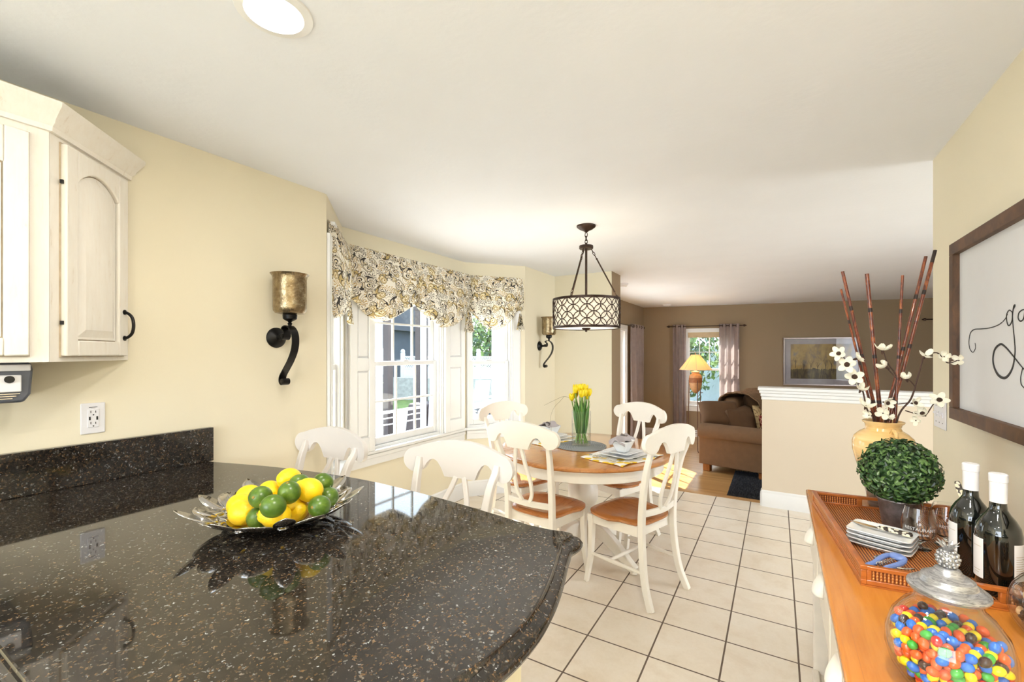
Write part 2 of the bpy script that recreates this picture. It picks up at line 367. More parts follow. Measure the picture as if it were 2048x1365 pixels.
    def build(s, name, mat, parent=None, smooth=35, bevel=0, solid=0, sub=0, loc=None, rot=None, bseg=2):
        me = bpy.data.meshes.new(name); me.from_pydata(s.v, [], s.f)
        for m in (mat if isinstance(mat, (list, tuple)) else [mat]): me.materials.append(m)
        if s.cur or any(s.mi): me.polygons.foreach_set('material_index', s.mi)
        if s.uv:
            ul = me.uv_layers.new(name='UVMap')
            for lp in me.loops: ul.data[lp.index].uv = s.uv.get(lp.vertex_index, (0, 0))
        b = bmesh.new(); b.from_mesh(me); bmesh.ops.recalc_face_normals(b, faces=b.faces); b.to_mesh(me); b.free()
        if smooth:
            me.polygons.foreach_set('use_smooth', [True] * len(me.polygons)); me.set_sharp_from_angle(angle=math.radians(smooth))
        o = bpy.data.objects.new(name, me); COL.objects.link(o)
        if parent: o.parent = parent
        if loc is not None: o.location = loc
        if rot is not None: o.rotation_euler = rot
        if solid: md = o.modifiers.new('thickness', 'SOLIDIFY'); md.thickness = solid; md.offset = 0
        if bevel:
            md = o.modifiers.new('bevel', 'BEVEL'); md.width = bevel; md.segments = bseg; md.limit_method = 'ANGLE'; md.angle_limit = math.radians(40)
        if sub: md = o.modifiers.new('subd', 'SUBSURF'); md.levels = sub; md.render_levels = sub
        return o
def tag(o, label, cat, group=None, kind=None):
    o['label'] = label; o['category'] = cat
    if group: o['group'] = group
    if kind: o['kind'] = kind
    return o
def thing(name, label, cat, loc=(0, 0, 0), rz=0, group=None, rot=None, kind=None):
    o = bpy.data.objects.new(name, None); o.empty_display_size = 0.05; COL.objects.link(o)
    o.location = loc; o.rotation_euler = rot if rot else (0, 0, rz)
    return tag(o, label, cat, group, kind)
def struct(o, label=None, cat=None):
    o['kind'] = 'structure'
    if label: o['label'] = label
    if cat: o['category'] = cat
    return o
KIDS = {}
def copy_tree(o, parent=None):
    c = o.copy(); COL.objects.link(c)
    if parent: c.parent = parent
    for ch in [k for k in list(COL.objects) if k.parent == o]: copy_tree(ch, c)
    return c
def dup(o, loc, rz, label, group=None):
    c = copy_tree(o); c.location = loc; c.rotation_euler = (0, 0, rz) if isinstance(rz, (int, float)) else rz
    c['label'] = label
    if group: c['group'] = group
    return c

# ================================================================ the room shell
H = 2.347; LOW = -0.18
def seg(A, B):
    dx, dy = B[0] - A[0], B[1] - A[1]; return math.hypot(dx, dy), math.atan2(dy, dx)
def wall(name, A, B, z0, z1, mat, holes=(), th=0.12):
    L, a = seg(A, B); m = MB(); xs = sorted({0, L} | {h[0] for h in holes} | {h[1] for h in holes})
    for x0, x1 in zip(xs[:-1], xs[1:]):
        cut = sorted([(h[2], h[3]) for h in holes if h[0] <= x0 + 1e-6 and h[1] >= x1 - 1e-6]); z = z0
        for za, zb in cut:
            if za > z + 1e-4: m.bx(x0, x1, 0, th, z, za)
            z = zb
        if z < z1 - 1e-4: m.bx(x0, x1, 0, th, z, z1)
    return struct(m.build(name, mat, loc=(A[0], A[1], 0), rot=(0, 0, a), smooth=0))
def baseboard(name, A, B, z=0.0, h=0.152, label=None):
    L, a = seg(A, B); m = MB()
    m.prism([(0, z), (-0.016, z), (-0.016, z + h - 0.035), (-0.011, z + h - 0.026), (-0.011, z + h - 0.012), (-0.004, z + h), (0, z + h)], 0, L, 'yz')
    return struct(m.build(name, M['trim'], loc=(A[0], A[1], 0), rot=(0, 0, a), smooth=30))

m = MB(); m.bx(-2.85, 4.6, -3.1, 4.875, -0.05, 0); struct(m.build('floor', M['tile'], smooth=0))
m = MB(); m.bx(-2.4, 4.6, 4.90, 10.6, LOW - 0.05, LOW); m.bx(-2.4, 4.6, 4.876, 4.89, LOW, -0.03)
struct(m.build('floor', M['oak_floor'], smooth=0))
m = MB(); m.bx(-2.3, 4.6, 4.875, 4.965, -0.03, 0.004); o = m.build('trim_1', M['oak_floor'], bevel=0.008); struct(o)
m = MB(); m.prism([(-2.30, -3.1), (-2.30, 1.60), (-2.80, 2.08), (-2.80, 3.64), (-2.40, 4.12), (-2.40, 9.1), (4.7, 10.5), (4.7, -3.1)], H, H + 0.1)
struct(m.build('ceiling', M['ceiling'], smooth=0))

wall('wall_left', (-2.216, -3.0), (-2.216, 1.643), 0, H, M['wall'])
bayA, bayB, bayC, bayD = (-2.216, 1.643), (-2.687, 2.12), (-2.687, 3.58), (-2.27, 4.075)
WZ0, WZ1 = 0.69, 2.06
wall('wall_bay_left', bayA, bayB, 0, H, M['wall'], [(0.10, 0.58, WZ0, WZ1)], 0.1)
wall('wall_bay_middle', bayB, bayC, 0, H, M['wall'], [(0.27, 1.08, WZ0, WZ1)], 0.1)
wall('wall_bay_right', bayC, bayD, 0, H, M['wall'], [(0.03, 0.50, WZ0, WZ1)], 0.1)
wall('wall_left', bayD, (-2.27, 4.83), 0, H, M['wall'])
m = MB(); m.bx(-2.27, -1.576, 4.80, 4.83, 0, H); struct(m.build('wall_pier', M['wall'], smooth=0))
m = MB(); m.bx(-2.27, -1.5765, 4.83, 5.12, LOW, H); m.bx(-1.5764, -1.5755, 4.8005, 4.83, 0, H); struct(m.build('wall_pier', M['taupe'], smooth=0))
DY0, DY1 = 0.55, 2.65   # glazed door opening along the living room's left wall
wall('wall_living_left', (-2.30, 5.12), (-2.30, 9.05), LOW, H, M['taupe'], [(DY0, DY1, LOW, 1.86)])
FA = (-2.27, 9.0); FD = (0.9815, 0.1915)
wall('wall_far', (FA[0] - .2 * FD[0], FA[1] - .2 * FD[1]), (FA[0] + 7.0 * FD[0], FA[1] + 7.0 * FD[1]), LOW, H, M['taupe'], [(0.97, 1.80, 0.43, 1.84)])
wall('wall_living_right', (4.5, 10.5), (4.5, 2.4), LOW, H, M['taupe'], [(6.1, 7.7, 0.6, 2.1)])
wall('wall_hall', (4.5, 2.4), (0.751, 2.4), 0, H, M['wall'])
wall('wall_right', (0.631, 2.82), (0.631, -3.0), 0, H, M['wall'])
wall('wall_back', (0.75, -3.0), (-2.33, -3.0), 0, H, M['wall'], [(0.5, 2.8, 0.7, 2.2)])
m = MB(); m.bx(-0.124, 2.6, 4.80, 4.872, 0, 1.0); m.bx(-0.124, 2.6, 4.872, 4.93, LOW, 1.0); struct(m.build('wall_half', M['halfwall'], smooth=0))
m = MB(); m.bx(-0.158, 2.6, 4.765, 4.965, 1.088, 1.116); m.bx(-0.147, 2.6, 4.776, 4.954, 1.062, 1.088); m.bx(-0.136, 2.6, 4.787, 4.943, 1.030, 1.062); m.bx(-0.130, 2.6, 4.793, 4.937, 1.0, 1.030)
struct(m.build('trim_2', M['trim'], bevel=0.006, bseg=3))

baseboard('baseboard_bay', bayA, bayB); baseboard('baseboard_bay', bayB, bayC); baseboard('baseboard_bay', bayC, bayD)
baseboard('baseboard_left', bayD, (-2.27, 4.80)); baseboard('baseboard_pier', (-2.27, 4.80), (-1.576, 4.80)); baseboard('baseboard_left', (-2.216, 1.25), (-2.216, 1.643))
baseboard('baseboard_half', (-0.126, 4.80), (2.6, 4.80)); baseboard('baseboard_half', (-0.124, 4.87), (-0.124, 4.80))
baseboard('baseboard_far', FA, (FA[0] + 6.9 * FD[0], FA[1] + 6.9 * FD[1]), LOW, 0.13)
baseboard('baseboard_living', (-2.30, 7.86), (-2.30, 8.98), LOW, 0.13)
baseboard('baseboard_right', (0.631, 2.82), (0.631, -2.9))

# ---------------------------------------------------------------- windows
def window(name, A, B, s0, s1, z0, z1, cols_lo, rows_lo, cols_up, rows_up, case_l, case_r, label, stool=True, th=0.1, mid=None):
    L, a = seg(A, B); root = bpy.data.objects.new(name, None); COL.objects.link(root); root.location = (A[0], A[1], 0); root.rotation_euler = (0, 0, a)
    struct(root, label)
    W = s1 - s0; mid = mid or (z0 + z1) / 2
    m = MB(); m.bx(s0, s0 + 0.022, 0, th, z0, z1); m.bx(s1 - 0.022, s1, 0, th, z0, z1); m.bx(s0 + .022, s1 - .022, 0, th, z1 - 0.022, z1); m.bx(s0 + .022, s1 - .022, 0.0, th, z0, z0 + 0.022)
    m.build('frame', M['trim'], root, smooth=0)
    def sash(nm, za, zb, y, cols, rows, rail_b, rail_t):
        x0, x1 = s0 + 0.024, s1 - 0.024; st = 0.042; m = MB()
        m.bx(x0, x0 + st, y, y + 0.03, za, zb); m.bx(x1 - st, x1, y, y + 0.03, za, zb); m.bx(x0 + st, x1 - st, y, y + 0.03, za, za + rail_b); m.bx(x0 + st, x1 - st, y, y + 0.03, zb - rail_t, zb)
        o = m.build(nm, M['trim'], root, bevel=0.004); gx0, gx1, gz0, gz1 = x0 + st, x1 - st, za + rail_b, zb - rail_t
        g = MB(); g.bx(gx0, gx1, y + 0.013, y + 0.017, gz0, gz1); g.build('pane', M['window_glass'], o, smooth=0)
        if cols > 1 or rows > 1:
            q = MB()
            for k in range(1, cols): x = lerp(gx0, gx1, k / cols); q.bx(x - 0.008, x + 0.008, y + 0.006, y + 0.024, gz0, gz1)
            for k in range(1, rows): z = lerp(gz0, gz1, k / rows); q.bx(gx0, gx1, y + 0.007, y + 0.023, z - 0.008, z + 0.008)
            q.build('muntin_grid', M['trim'], o, smooth=0)
    sash('lower_sash', z0 + 0.024, mid + 0.02, 0.022, cols_lo, rows_lo, 0.055, 0.036)
    sash('upper_sash', mid - 0.015, z1 - 0.024, 0.056, cols_up, rows_up, 0.036, 0.045)
    m = MB(); m.tube([(lerp(s0, s1, .5) - 0.03, 0.03, mid + 0.026), (lerp(s0, s1, .5) + 0.03, 0.03, mid + 0.026)], 0.006, 8); m.build('sash_lock', M['plastic'], root)
    m = MB()
    for (x0, x1) in ((s0 - case_l, s0 + 0.006), (s1 - 0.006, s1 + case_r)):
        if x1 - x0 > 0.012: m.bx(x0, x1, -0.018, -0.0005, z0 - 0.02, z1 + 0.07); m.bx(x0 + 0.014, x1 - 0.014, -0.024, -0.018, z0 - 0.02, z1 + 0.055)
    m.bx(s0, s1, -0.018, -0.0005, z1 - 0.006, z1 + 0.07)
    m.build('casing', M['trim'], root, bevel=0.003)
    if stool:
        m = MB(); m.bx(s0 - case_l - 0.01, s1 + case_r + 0.01, -0.045, -0.0005, z0 - 0.022, z0 + 0.002); m.build('sill', M['trim'], root, bevel=0.006)
        m = MB(); m.bx(s0 - case_l, s1 + case_r, -0.02, -0.0005, z0 - 0.115, z0 - 0.023); m.bx(s0 - case_l, s1 + case_r, -0.028, -0.02, z0 - 0.06, z0 - 0.03); m.build('apron', M['trim'], root, bevel=0.004)
    return root
window('window_1', bayB, bayC, 0.27, 1.08, WZ0, WZ1, 3, 2, 3, 2, 0.25, 0.36, 'white double hung window with grilles, middle of the bay', mid=1.35)
window('window_2', bayC, bayD, 0.03, 0.50, WZ0, WZ1, 1, 1, 1, 1, 0.012, 0.09, 'white double hung window without grilles, beside the wall sconce and pier', mid=1.34)
window('window_3', bayA, bayB, 0.10, 0.58, WZ0, WZ1, 1, 1, 1, 1, 0.09, 0.02, 'white window of the bay seen almost edge-on', mid=1.34)
window('window_4', FA, (FA[0] + FD[0], FA[1] + FD[1]), 0.77, 1.60, 0.43, 1.84, 1, 1, 4, 2, 0.07, 0.06, 'white living room window behind the floor lamp', mid=1.12)
# shutters folded back over the wood on either side of the middle window
def shutter(s0, s1, label):
    L, a = seg(bayB, bayC); root = thing('panelled_shutter', label, 'shutter', (bayB[0], bayB[1], 0), a, 'white raised panel shutters of the bay')
    z0, z1 = WZ0 + 0.004, WZ1 + 0.06; y0, y1 = -0.052, -0.026; st = 0.062; w = s1 - s0; m = MB()
    m.bx(s0, s0 + st, y0, y1, z0, z1); m.bx(s1 - st * .9, s1, y0, y1, z0, z1)
    rails = [(z0, z0 + 0.11), (1.305, 1.40), (z1 - 0.09, z1)]
    for a_, b_ in rails: m.bx(s0 + st, s1 - st * .9, y0, y1, a_, b_)
    m.build('shutter_frame', M['trim'], root, bevel=0.003)
    for za, zb in ((rails[0][1], rails[1][0]), (rails[1][1], rails[2][0])):
        p = MB(); x0, x1 = s0 + st, s1 - st * .9; p.bx(x0, x1, y1 - 0.010, y1 - 0.002, za, zb)
        k = 0.016; q = [p.av(c) for c in ((x0 + .004, y1 - .010, za + .004), (x1 - .004, y1 - .010, za + .004), (x1 - .004, y1 - .010, zb - .004), (x0 + .004, y1 - .010, zb - .004), (x0 + k, y0 + .004, za + k), (x1 - k, y0 + .004, za + k), (x1 - k, y0 + .004, zb - k), (x0 + k, y0 + .004, zb - k))]
        for f in ((0, 1, 5, 4), (1, 2, 6, 5), (2, 3, 7, 6), (3, 0, 4, 7), (4, 5, 6, 7)): p.af([q[i] for i in f])
        p.build('raised_panel', M['trim'], root, smooth=0)
shutter(0.035, 0.262, 'white raised panel shutter left of the bay grille window')
shutter(1.105, 1.40, 'white raised panel shutter between the bay grille window and the narrow window')

# invented window behind the camera, put in to admit fill light
m = MB()
for x0, x1, z0, z1 in ((-2.06, -2.0, .7, 2.2), (.19, .25, .7, 2.2), (-2.0, .19, 2.14, 2.2), (-2.0, .19, .7, .76), (-0.93, -0.87, .76, 2.14)): m.bx(x0, x1, -3.1, -3.03, z0, z1)
o = m.build('added_window_5', M['trim'], smooth=0); struct(o)
m = MB()
for y0, y1, z0, z1 in ((2.8, 2.86, .6, 2.1), (4.34, 4.4, .6, 2.1), (2.86, 4.34, 2.04, 2.1), (2.86, 4.34, .6, .66)): m.bx(4.53, 4.6, y0, y1, z0, z1)
o = m.build('added_window_6', M['trim'], smooth=0); struct(o)  # invented hall window, opening added for the fill lamp

# glazed door of the living room
root = bpy.data.objects.new('door_1', None); COL.objects.link(root); root.location = (-2.30, 5.12, 0); root.rotation_euler = (0, 0, PI / 2); struct(root, 'white glazed patio door beside the dark curtain')
m = MB(); z0, z1 = LOW, 1.86
m.bx(DY0, DY0 + .03, 0, .11, z0, z1); m.bx(DY1 - .03, DY1, 0, .11, z0, z1); m.bx(DY0 + .03, DY1 - .03, 0, .11, z1 - .03, z1); m.bx(DY0 + .03, DY1 - .03, 0.0, .11, z0 + .0005, z0 + .02)
m.build('door_frame', M['trim'], root, smooth=0)
m = MB(); m.bx(DY0 - .07, DY0 + .005, -.018, -.0005, z0 + .001, z1 + .07); m.bx(DY1 - .005, DY1 + .07, -.018, -.0005, z0 + .001, z1 + .07); m.bx(DY0, DY1, -.018, -.0005, z1 - .005, z1 + .07)
m.build('casing', M['trim'], root, bevel=.003)
mid = (DY0 + DY1) / 2
for x0, x1, y in ((DY0 + .03, mid + .03, .03), (mid - .03, DY1 - .03, .068)):
    m = MB(); st = .07
    m.bx(x0, x0 + st, y, y + .035, z0 + .022, z1 - .032); m.bx(x1 - st, x1, y, y + .035, z0 + .022, z1 - .032); m.bx(x0 + st, x1 - st, y, y + .035, z0 + .022, z0 + .15); m.bx(x0 + st, x1 - st, y, y + .035, z1 - .11, z1 - .032)
    o = m.build('door_leaf', M['trim'], root, smooth=0)
    g = MB(); g.bx(x0 + st, x1 - st, y + .015, y + .019, z0 + .15, z1 - .11); g.build('pane', M['window_glass'], o, smooth=0)
    g = MB()
    for k in (1, 2): x = lerp(x0 + st, x1 - st, k / 3); g.bx(x - .008, x + .008, y + .008, y + .027, z0 + .15, z1 - .11)
    for k in (1, 2, 3, 4): z = lerp(z0 + .15, z1 - .11, k / 5); g.bx(x0 + st, x1 - st, y + .009, y + .026, z - .008, z + .008)
    g.build('muntin_grid', M['trim'], o, smooth=0)

# ---------------------------------------------------------------- outlets, ceiling fittings
def plate(loc, rz, w, h, label, kind):
    r = thing(kind, label, 'outlet' if kind == 'wall_outlet' else 'light switch', loc, rz); m = MB(); m.bx(-w / 2, w / 2, -.006, -.0005, -h / 2, h / 2); m.build('cover_plate', M['plastic'], r, bevel=.003); return r
r = plate((-2.216, 0.631, 1.192), PI / 2, .071, .115, 'white duplex outlet with two charging ports above the granite backsplash', 'wall_outlet')
m = MB(); m.bx(-.0165, .0165, -.009, -.0055, -.034, .034); rc = m.build('receptacle', M['plastic'], r, bevel=.002)
for zc in (.021, -.021):
    m = MB(); m.bx(-.0085, -.0065, -.0096, -.0089, zc - .001, zc + .008); m.build('slot', M['dark'], rc, smooth=0)
    m = MB(); m.bx(.0055, .0075, -.0096, -.0089, zc - .001, zc + .007); m.build('slot', M['dark'], rc, smooth=0)
    m = MB(); m.tube([(0, -.0097, zc - .008), (0, -.0089, zc - .008)], .0024, 10); m.build('ground_hole', M['dark'], rc, smooth=0)
for x in (-.0105, .0105):
    m = MB(); m.bx(x - .0024, x + .0024, -.0098, -.0089, -.0065, .0065); m.build('charging_port', M['dark'], rc, smooth=0)
m = MB(); m.bx(-.012, .012, -.0066, -.0060, .0405, .0425); m.bx(-.006, .006, -.0066, -.0060, .0375, .0382); m.build('printed_mark', M['dark'], r, smooth=0)
r = plate((0.631, 2.70, 1.162), -PI / 2, .165, .125, 'white triple switch plate behind the blossom branches', 'light_switch')
for x in (-.046, 0, .046):
    m = MB(); m.bx(x - .005, x + .005, -.009, -.0055, -.012, .012); m.bx(x - .004, x + .004, -.016, -.009, .0, .008); m.build('switch_toggle', M['plastic'], r, bevel=.001)
for x in (-.046, 0, .046):
    for z in (-.036, .036): m = MB(); m.bx(x - .003, x + .003, -.0068, -.006, z - .002, z + .002); m.build('screw', M['dark'], r, smooth=0)

r = thing('recessed_ceiling_light', 'round white recessed ceiling light, cut off by the top of the view', 'ceiling light', (-1.152, 0.695, H))
m = MB(); m.lathe([(.070, -.004), (.072, -.008), (.094, -.004), (.096, -.0005), (.070, -.0005)], closed=True, seg=48); m.build('trim_ring', M['trim'], r)
m = MB(); m.lathe([(0, -.0015), (.070, -.0015), (.070, -.0035), (0, -.0035)], seg=40); m.build('lens', emit('warm_white_lens', (1, .97, .92, 1), 8), r)
can_and_fill_light(-1.152, 0.695, 5); can_and_fill_light(-0.2, -1.0, 14); can_and_fill_light(-1.4, -1.4, 12); can_and_fill_light(0.05, 0.45, 20)  # first lights the visible fitting; the other three are added, unseen fill lamps
for x, y, lab in ((-1.764, 8.6, 'round white smoke detector on the living room ceiling above the lamp'), (-1.742, 5.745, 'round white smoke detector just behind the pier')):
    r = thing('smoke_detector', lab, 'smoke detector', (x, y, H)); m = MB(); m.lathe([(.075, -.0005), (.075, -.012), (.062, -.03), (.045, -.04), (0, -.042)], seg=32); m.build('housing', M['plastic'], r)
    m = MB(); m.torus((0, 0, -.036), .05, .003, 28, 6); m.build('grille_ring', M['glaze'], r)

# ================================================================ outside
m = MB(); m.bx(-6.6, -2.82, -1.0, 12.0, -0.40, -0.32); struct(m.build('deck_floor', M['deck'], smooth=0))
t = NT('lawn_grass'); n = t.noise(t.coord(), 2.2, 6, .7); M['lawn'] = t.set(Base_Color=t.ramp(n.outputs[0], [(.3, rgb(52, 76, 34)), (.7, rgb(100, 124, 60))]), Roughness=.9)
m = MB(); m.bx(-40, 30, -20, 40, -1.0, -0.9); struct(m.build('lawn_ground', M['lawn'], smooth=0))
m = MB(); m.bx(-11.5, -6.65, -4, 16, -0.9, -0.55); struct(m.build('patio_ground', plain('blue_grey_patio', rgb(72, 80, 88), .8), smooth=0))
M['far_siding'] = plain('blue_grey_siding', rgb(52, 62, 76), .8, var=.12, vscale=3)
M['stone'] = plain('grey_stone_wall', rgb(150, 152, 152), .9, var=.2, vscale=6)
M['dark_post'] = plain('dark_brown_post', rgb(58, 50, 52), .7)
def post(x, y, w, z0, z1, mat, label, cat='post', group=None):
    m = MB(); m.bx(-w / 2, w / 2, -w / 2, w / 2, 0, z1 - z0); m.bx(-w * .62, w * .62, -w * .62, w * .62, 0, .12); m.bx(-w * .6, w * .6, -w * .6, w * .6, z1 - z0 - .1, z1 - z0)
    return tag(m.build('porch_post', mat, loc=(x, y, z0), bevel=.006), label, cat, group)
post(-6.3, 5.75, .13, -.32, 2.6, M['ext_white'], 'white porch post, seen nearest the left shutter', group='white porch posts')
post(-6.3, 6.98, .09, -.32, 2.6, M['ext_white'], 'slim white porch post seen in the middle of the grille window', group='white porch posts')
post(-6.3, 7.55, .09, -.32, 2.6, M['ext_white'], 'slim white porch post seen right of centre in the grille window', group='white porch posts')
post(-5.15, 8.25, .36, -.32, 2.7, M['ext_white'], 'thick white porch column filling the narrow window', group='white porch posts')
post(-7.6, 7.25, .16, -.55, 2.6, M['dark_post'], 'dark brown post beyond the porch rail, left one', group='dark posts beyond the porch')
post(-7.6, 8.35, .22, -.55, 2.6, M['dark_post'], 'broad dark brown post beyond the porch rail', group='dark posts beyond the porch')
m = MB(); m.bx(-.06, .06, -.10, .10, 0, 2.9); tag(m.build('porch_screen_jamb', plain('charcoal_screen', rgb(52, 54, 66), .7), loc=(-4.35, 8.62, -.32), bevel=.004), 'dark narrow screen jamb beside the thick white column', 'screen')
def rail(y0, y1, label):
    r = thing('porch_railing', label, 'railing', (-6.3, (y0 + y1) / 2, -.32), 0, 'white porch railings'); h = (y1 - y0) / 2
    for nm, z, t_ in (('top_rail', .62, .05), ('bottom_rail', .10, .07)):
        m = MB(); m.bx(-.03, .03, -h, h, z, z + t_); m.build(nm, M['ext_white'], r, bevel=.004)
    for z in (.52, .40):
        m = MB(); m.bx(-.01, .01, -h, h, z, z + .02); m.build('slim_rail', M['ext_white'], r)
rail(3.6, 5.68, 'white porch railing left of the first porch post'); rail(5.82, 6.93, 'white porch railing between the first two porch posts')
rail(7.60, 9.6, 'white porch railing right of the slim porch posts')
# covered grill beyond the rail
def blob(name, mat, c, r, sc, label, cat, jit=.05, sub=3):
    m = MB(); m.ico((0, 0, 0), r, sub, sc, jit=jit); return tag(m.build(name, mat, loc=c), label, cat)
t = thing('covered_grill', 'dark brown covered grill beyond the porch rail', 'grill', (-7.0, 8.05, -.55)); m = MB(); m.box((0, 0, .42), (.6, 1.25, .84), taper=.86); m.build('grill_cover', M['dark_post'], t, bevel=.06, bseg=3)
m = MB(); m.tube([(.32, -.4, .78), (.32, .4, .78)], .02, 8); m.build('handle', M['steel'], t)
m = MB(); m.prism([(-.75, 0), (.75, 0), (.62, .28), (-.1, .85), (-.66, 1.0)], -.04, .04, 'yz'); tag(m.build('folded_parasol', plain('pale_grey_canvas', rgb(176, 172, 180), .9), loc=(-6.62, 8.25, -.42)), 'pale grey folded canvas leaning against the dark grill', 'parasol')
# lounge chair and round table on the patio
t = thing('patio_chair', 'white patio chair with tall slanted back seen through the narrow window', 'patio chair', (-9.3, 13.2, -.9), -.6)
m = MB(); m.box((0, 0, .42), (.6, .6, .06)); m.build('seat', M['ext_white'], t, bevel=.01)
m = MB(); m.box((.36, 0, .9), (.05, .56, 1.0), Euler((0, .32, 0))); m.build('backrest', M['ext_white'], t, bevel=.01)
for x in (-.25, .25):
    for y in (-.25, .25): m = MB(); m.box((x, y, .2), (.05, .05, .4)); m.build('leg', M['ext_white'], t)
t = thing('patio_table', 'round pale patio table beside the white patio chair', 'patio table', (-8.3, 12.6, -.9)); m = MB(); m.lathe([(0, .56), (.62, .56), (.62, .6), (0, .6)], seg=32); m.build('table_top', M['ext_white'], t)
for k in range(3): m = MB(); m.tube([(.42 * math.cos(k * 2.1), .42 * math.sin(k * 2.1), 0), (.2 * math.cos(k * 2.1), .2 * math.sin(k * 2.1), .56)], .02, 8); m.build('leg', M['ext_white'], t)
# fence with lattice top, stone wall, house and shrubs behind
t = thing('lattice_fence', 'white fence with lattice top beyond the lawn', 'fence', (-13, 18.5, -.9), .30)
for x in (-4.2, -2.1, 0, 2.1, 4.2): m = MB(); m.bx(x - .09, x + .09, -.09, .09, 0, 2.35); m.ico((x, 0, 2.43), .12, 2); m.build('post', M['ext_white'], t)
for x in (-4.2, -2.1, 0, 2.1):
    m = MB(); m.bx(x + .09, x + 2.01, -.02, .02, .3, 1.5); m.bx(x + .09, x + 2.01, -.035, .035, 1.5, 1.6); m.bx(x + .09, x + 2.01, -.035, .035, 2.1, 2.18); m.build('panel', M['ext_white'], t)
    m = MB()
    for k in range(-3, 17):
        for sgn in (1, -1):
            xa = x + .09 + k * .12; xb = xa + .5 * 1
            pa, pb = (xa, 1.6), (xb, 2.1)
            if sgn < 0: pa, pb = (xa, 2.1), (xb, 1.6)
            if pa[0] < x + .09: f = (x + .09 - pa[0]) / (pb[0] - pa[0]); pa = (x + .09, lerp(pa[1], pb[1], f))
            if pb[0] > x + 2.01: f = (x + 2.01 - pa[0]) / (pb[0] - pa[0]); pb = (x + 2.01, lerp(pa[1], pb[1], f))
            if pb[0] > pa[0] + .02: m.bar([(pa[0], .006 * sgn, pa[1]), (pb[0], .006 * sgn, pb[1])], .01, .035, (0, 1, 0))
    m.build('lattice', M['ext_white'], t, smooth=0)
m = MB(); m.bx(-5, 5, -.2, .2, 0, 1.1); tag(m.build('garden_wall', M['stone'], loc=(-12.6, 17.6, -.9), rot=(0, 0, .3)), 'grey stone garden wall in front of the lattice fence', 'garden wall')
t = thing('neighbour_house', 'blue grey house in shade beyond the lawn', 'house', (-21, 15, -.9), .15); m = MB(); m.bx(-3, 3, -7, 7, 0, 3.6); m.build('wall', M['far_siding'], t)
m = MB(); m.prism([(-7.6, 3.6), (7.6, 3.6), (0, 6.6)], -3.4, 3.4, 'yz'); m.build('roof', plain('slate_roof', rgb(54, 60, 72), .8), t)
for y in (-3.5, 1.5): m = MB(); m.bx(3.0, 3.06, y - .5, y + .5, 1.2, 2.6); m.build('window_frame', M['trim'], t)
def leaf_cluster(m, c, rad, n, size, flat=0.0):
    for _ in range(n):
        d = Vector((random.gauss(0, 1), random.gauss(0, 1), random.gauss(0, 1))).normalized(); k = random.uniform(.55, 1) if not flat else random.uniform(flat, 1)
        p = Vector(c) + Vector((d.x * rad[0], d.y * rad[1], d.z * rad[2])) * k
        nrm = (d + Vector((random.uniform(-.7, .7), random.uniform(-.7, .7), random.uniform(-.3, .9)))).normalized(); a = nrm.orthogonal().normalized(); a = Matrix.Rotation(random.uniform(0, 6.28), 3, nrm) @ a; b = nrm.cross(a); s_ = size * random.uniform(.7, 1.25)
        q = [m.av(p + a * s_ * x + b * s_ * y + nrm * z * s_) for x, y, z in ((-1, 0, 0), (-.1, -.55, .12), (1, 0, -.1), (-.1, .55, .12))]; m.cur = random.choice((0, 0, 1, 2)); m.af(q)
M['leafA'] = plain('tree_leaf_green', rgb(72, 100, 48), .6); M['leafB'] = plain('tree_leaf_pale', rgb(110, 136, 72), .6); M['leafC'] = plain('tree_leaf_blue_green', rgb(48, 78, 56), .6)
M['bark'] = plain('bark', rgb(84, 66, 52), .9, var=.2)
def tree(x, y, rad, zc, n, size, label, z0=-.9):
    t = thing('garden_tree', label, 'tree', (x, y, z0), 0, 'trees and shrubs in the garden'); m = MB(); m.tube([(0, 0, 0), (.05, .02, (zc - z0) * .6), (0, 0, zc - z0)], [.14, .10, .05], 8); m.build('trunk', M['bark'], t)
    m = MB(); leaf_cluster(m, (0, 0, zc - z0), rad, n, size); m.build('foliage', [M['leafA'], M['leafB'], M['leafC']], t, smooth=0)
tree(-19, 27, (4, 4, 3.2), 3.6, 2600, .17, 'tall tree above the lattice fence'); tree(-14.5, 9.5, (.5, .5, .75), -.1, 500, .08, 'small flowering shrub at the edge of the lawn'); tree(-13.2, 12.0, (.5, .5, .7), -.2, 500, .09, 'leafy green shrub at the edge of the lawn')
tree(-3.6, 14.6, (2.3, 1.3, 2.0), 1.5, 3400, .11, 'leafy tree close outside the living room window'); tree(-.2, 18.2, (2.4, 1.2, 2.6), 2.4, 3000, .12, 'leafy tree farther from the living room window')
tree(-15, 22.5, (2.6, 2.0, 2.4), 2.2, 1800, .16, 'broad tree beside the blue grey house')
m = MB(); m.bx(-7, 7, 0, .1, 0, 2.6); tag(m.build('garden_fence', plain('pale_blue_fence', rgb(150, 164, 178), .8), loc=(-1, 20, -.9)), 'pale fence behind the trees of the living room window', 'fence')

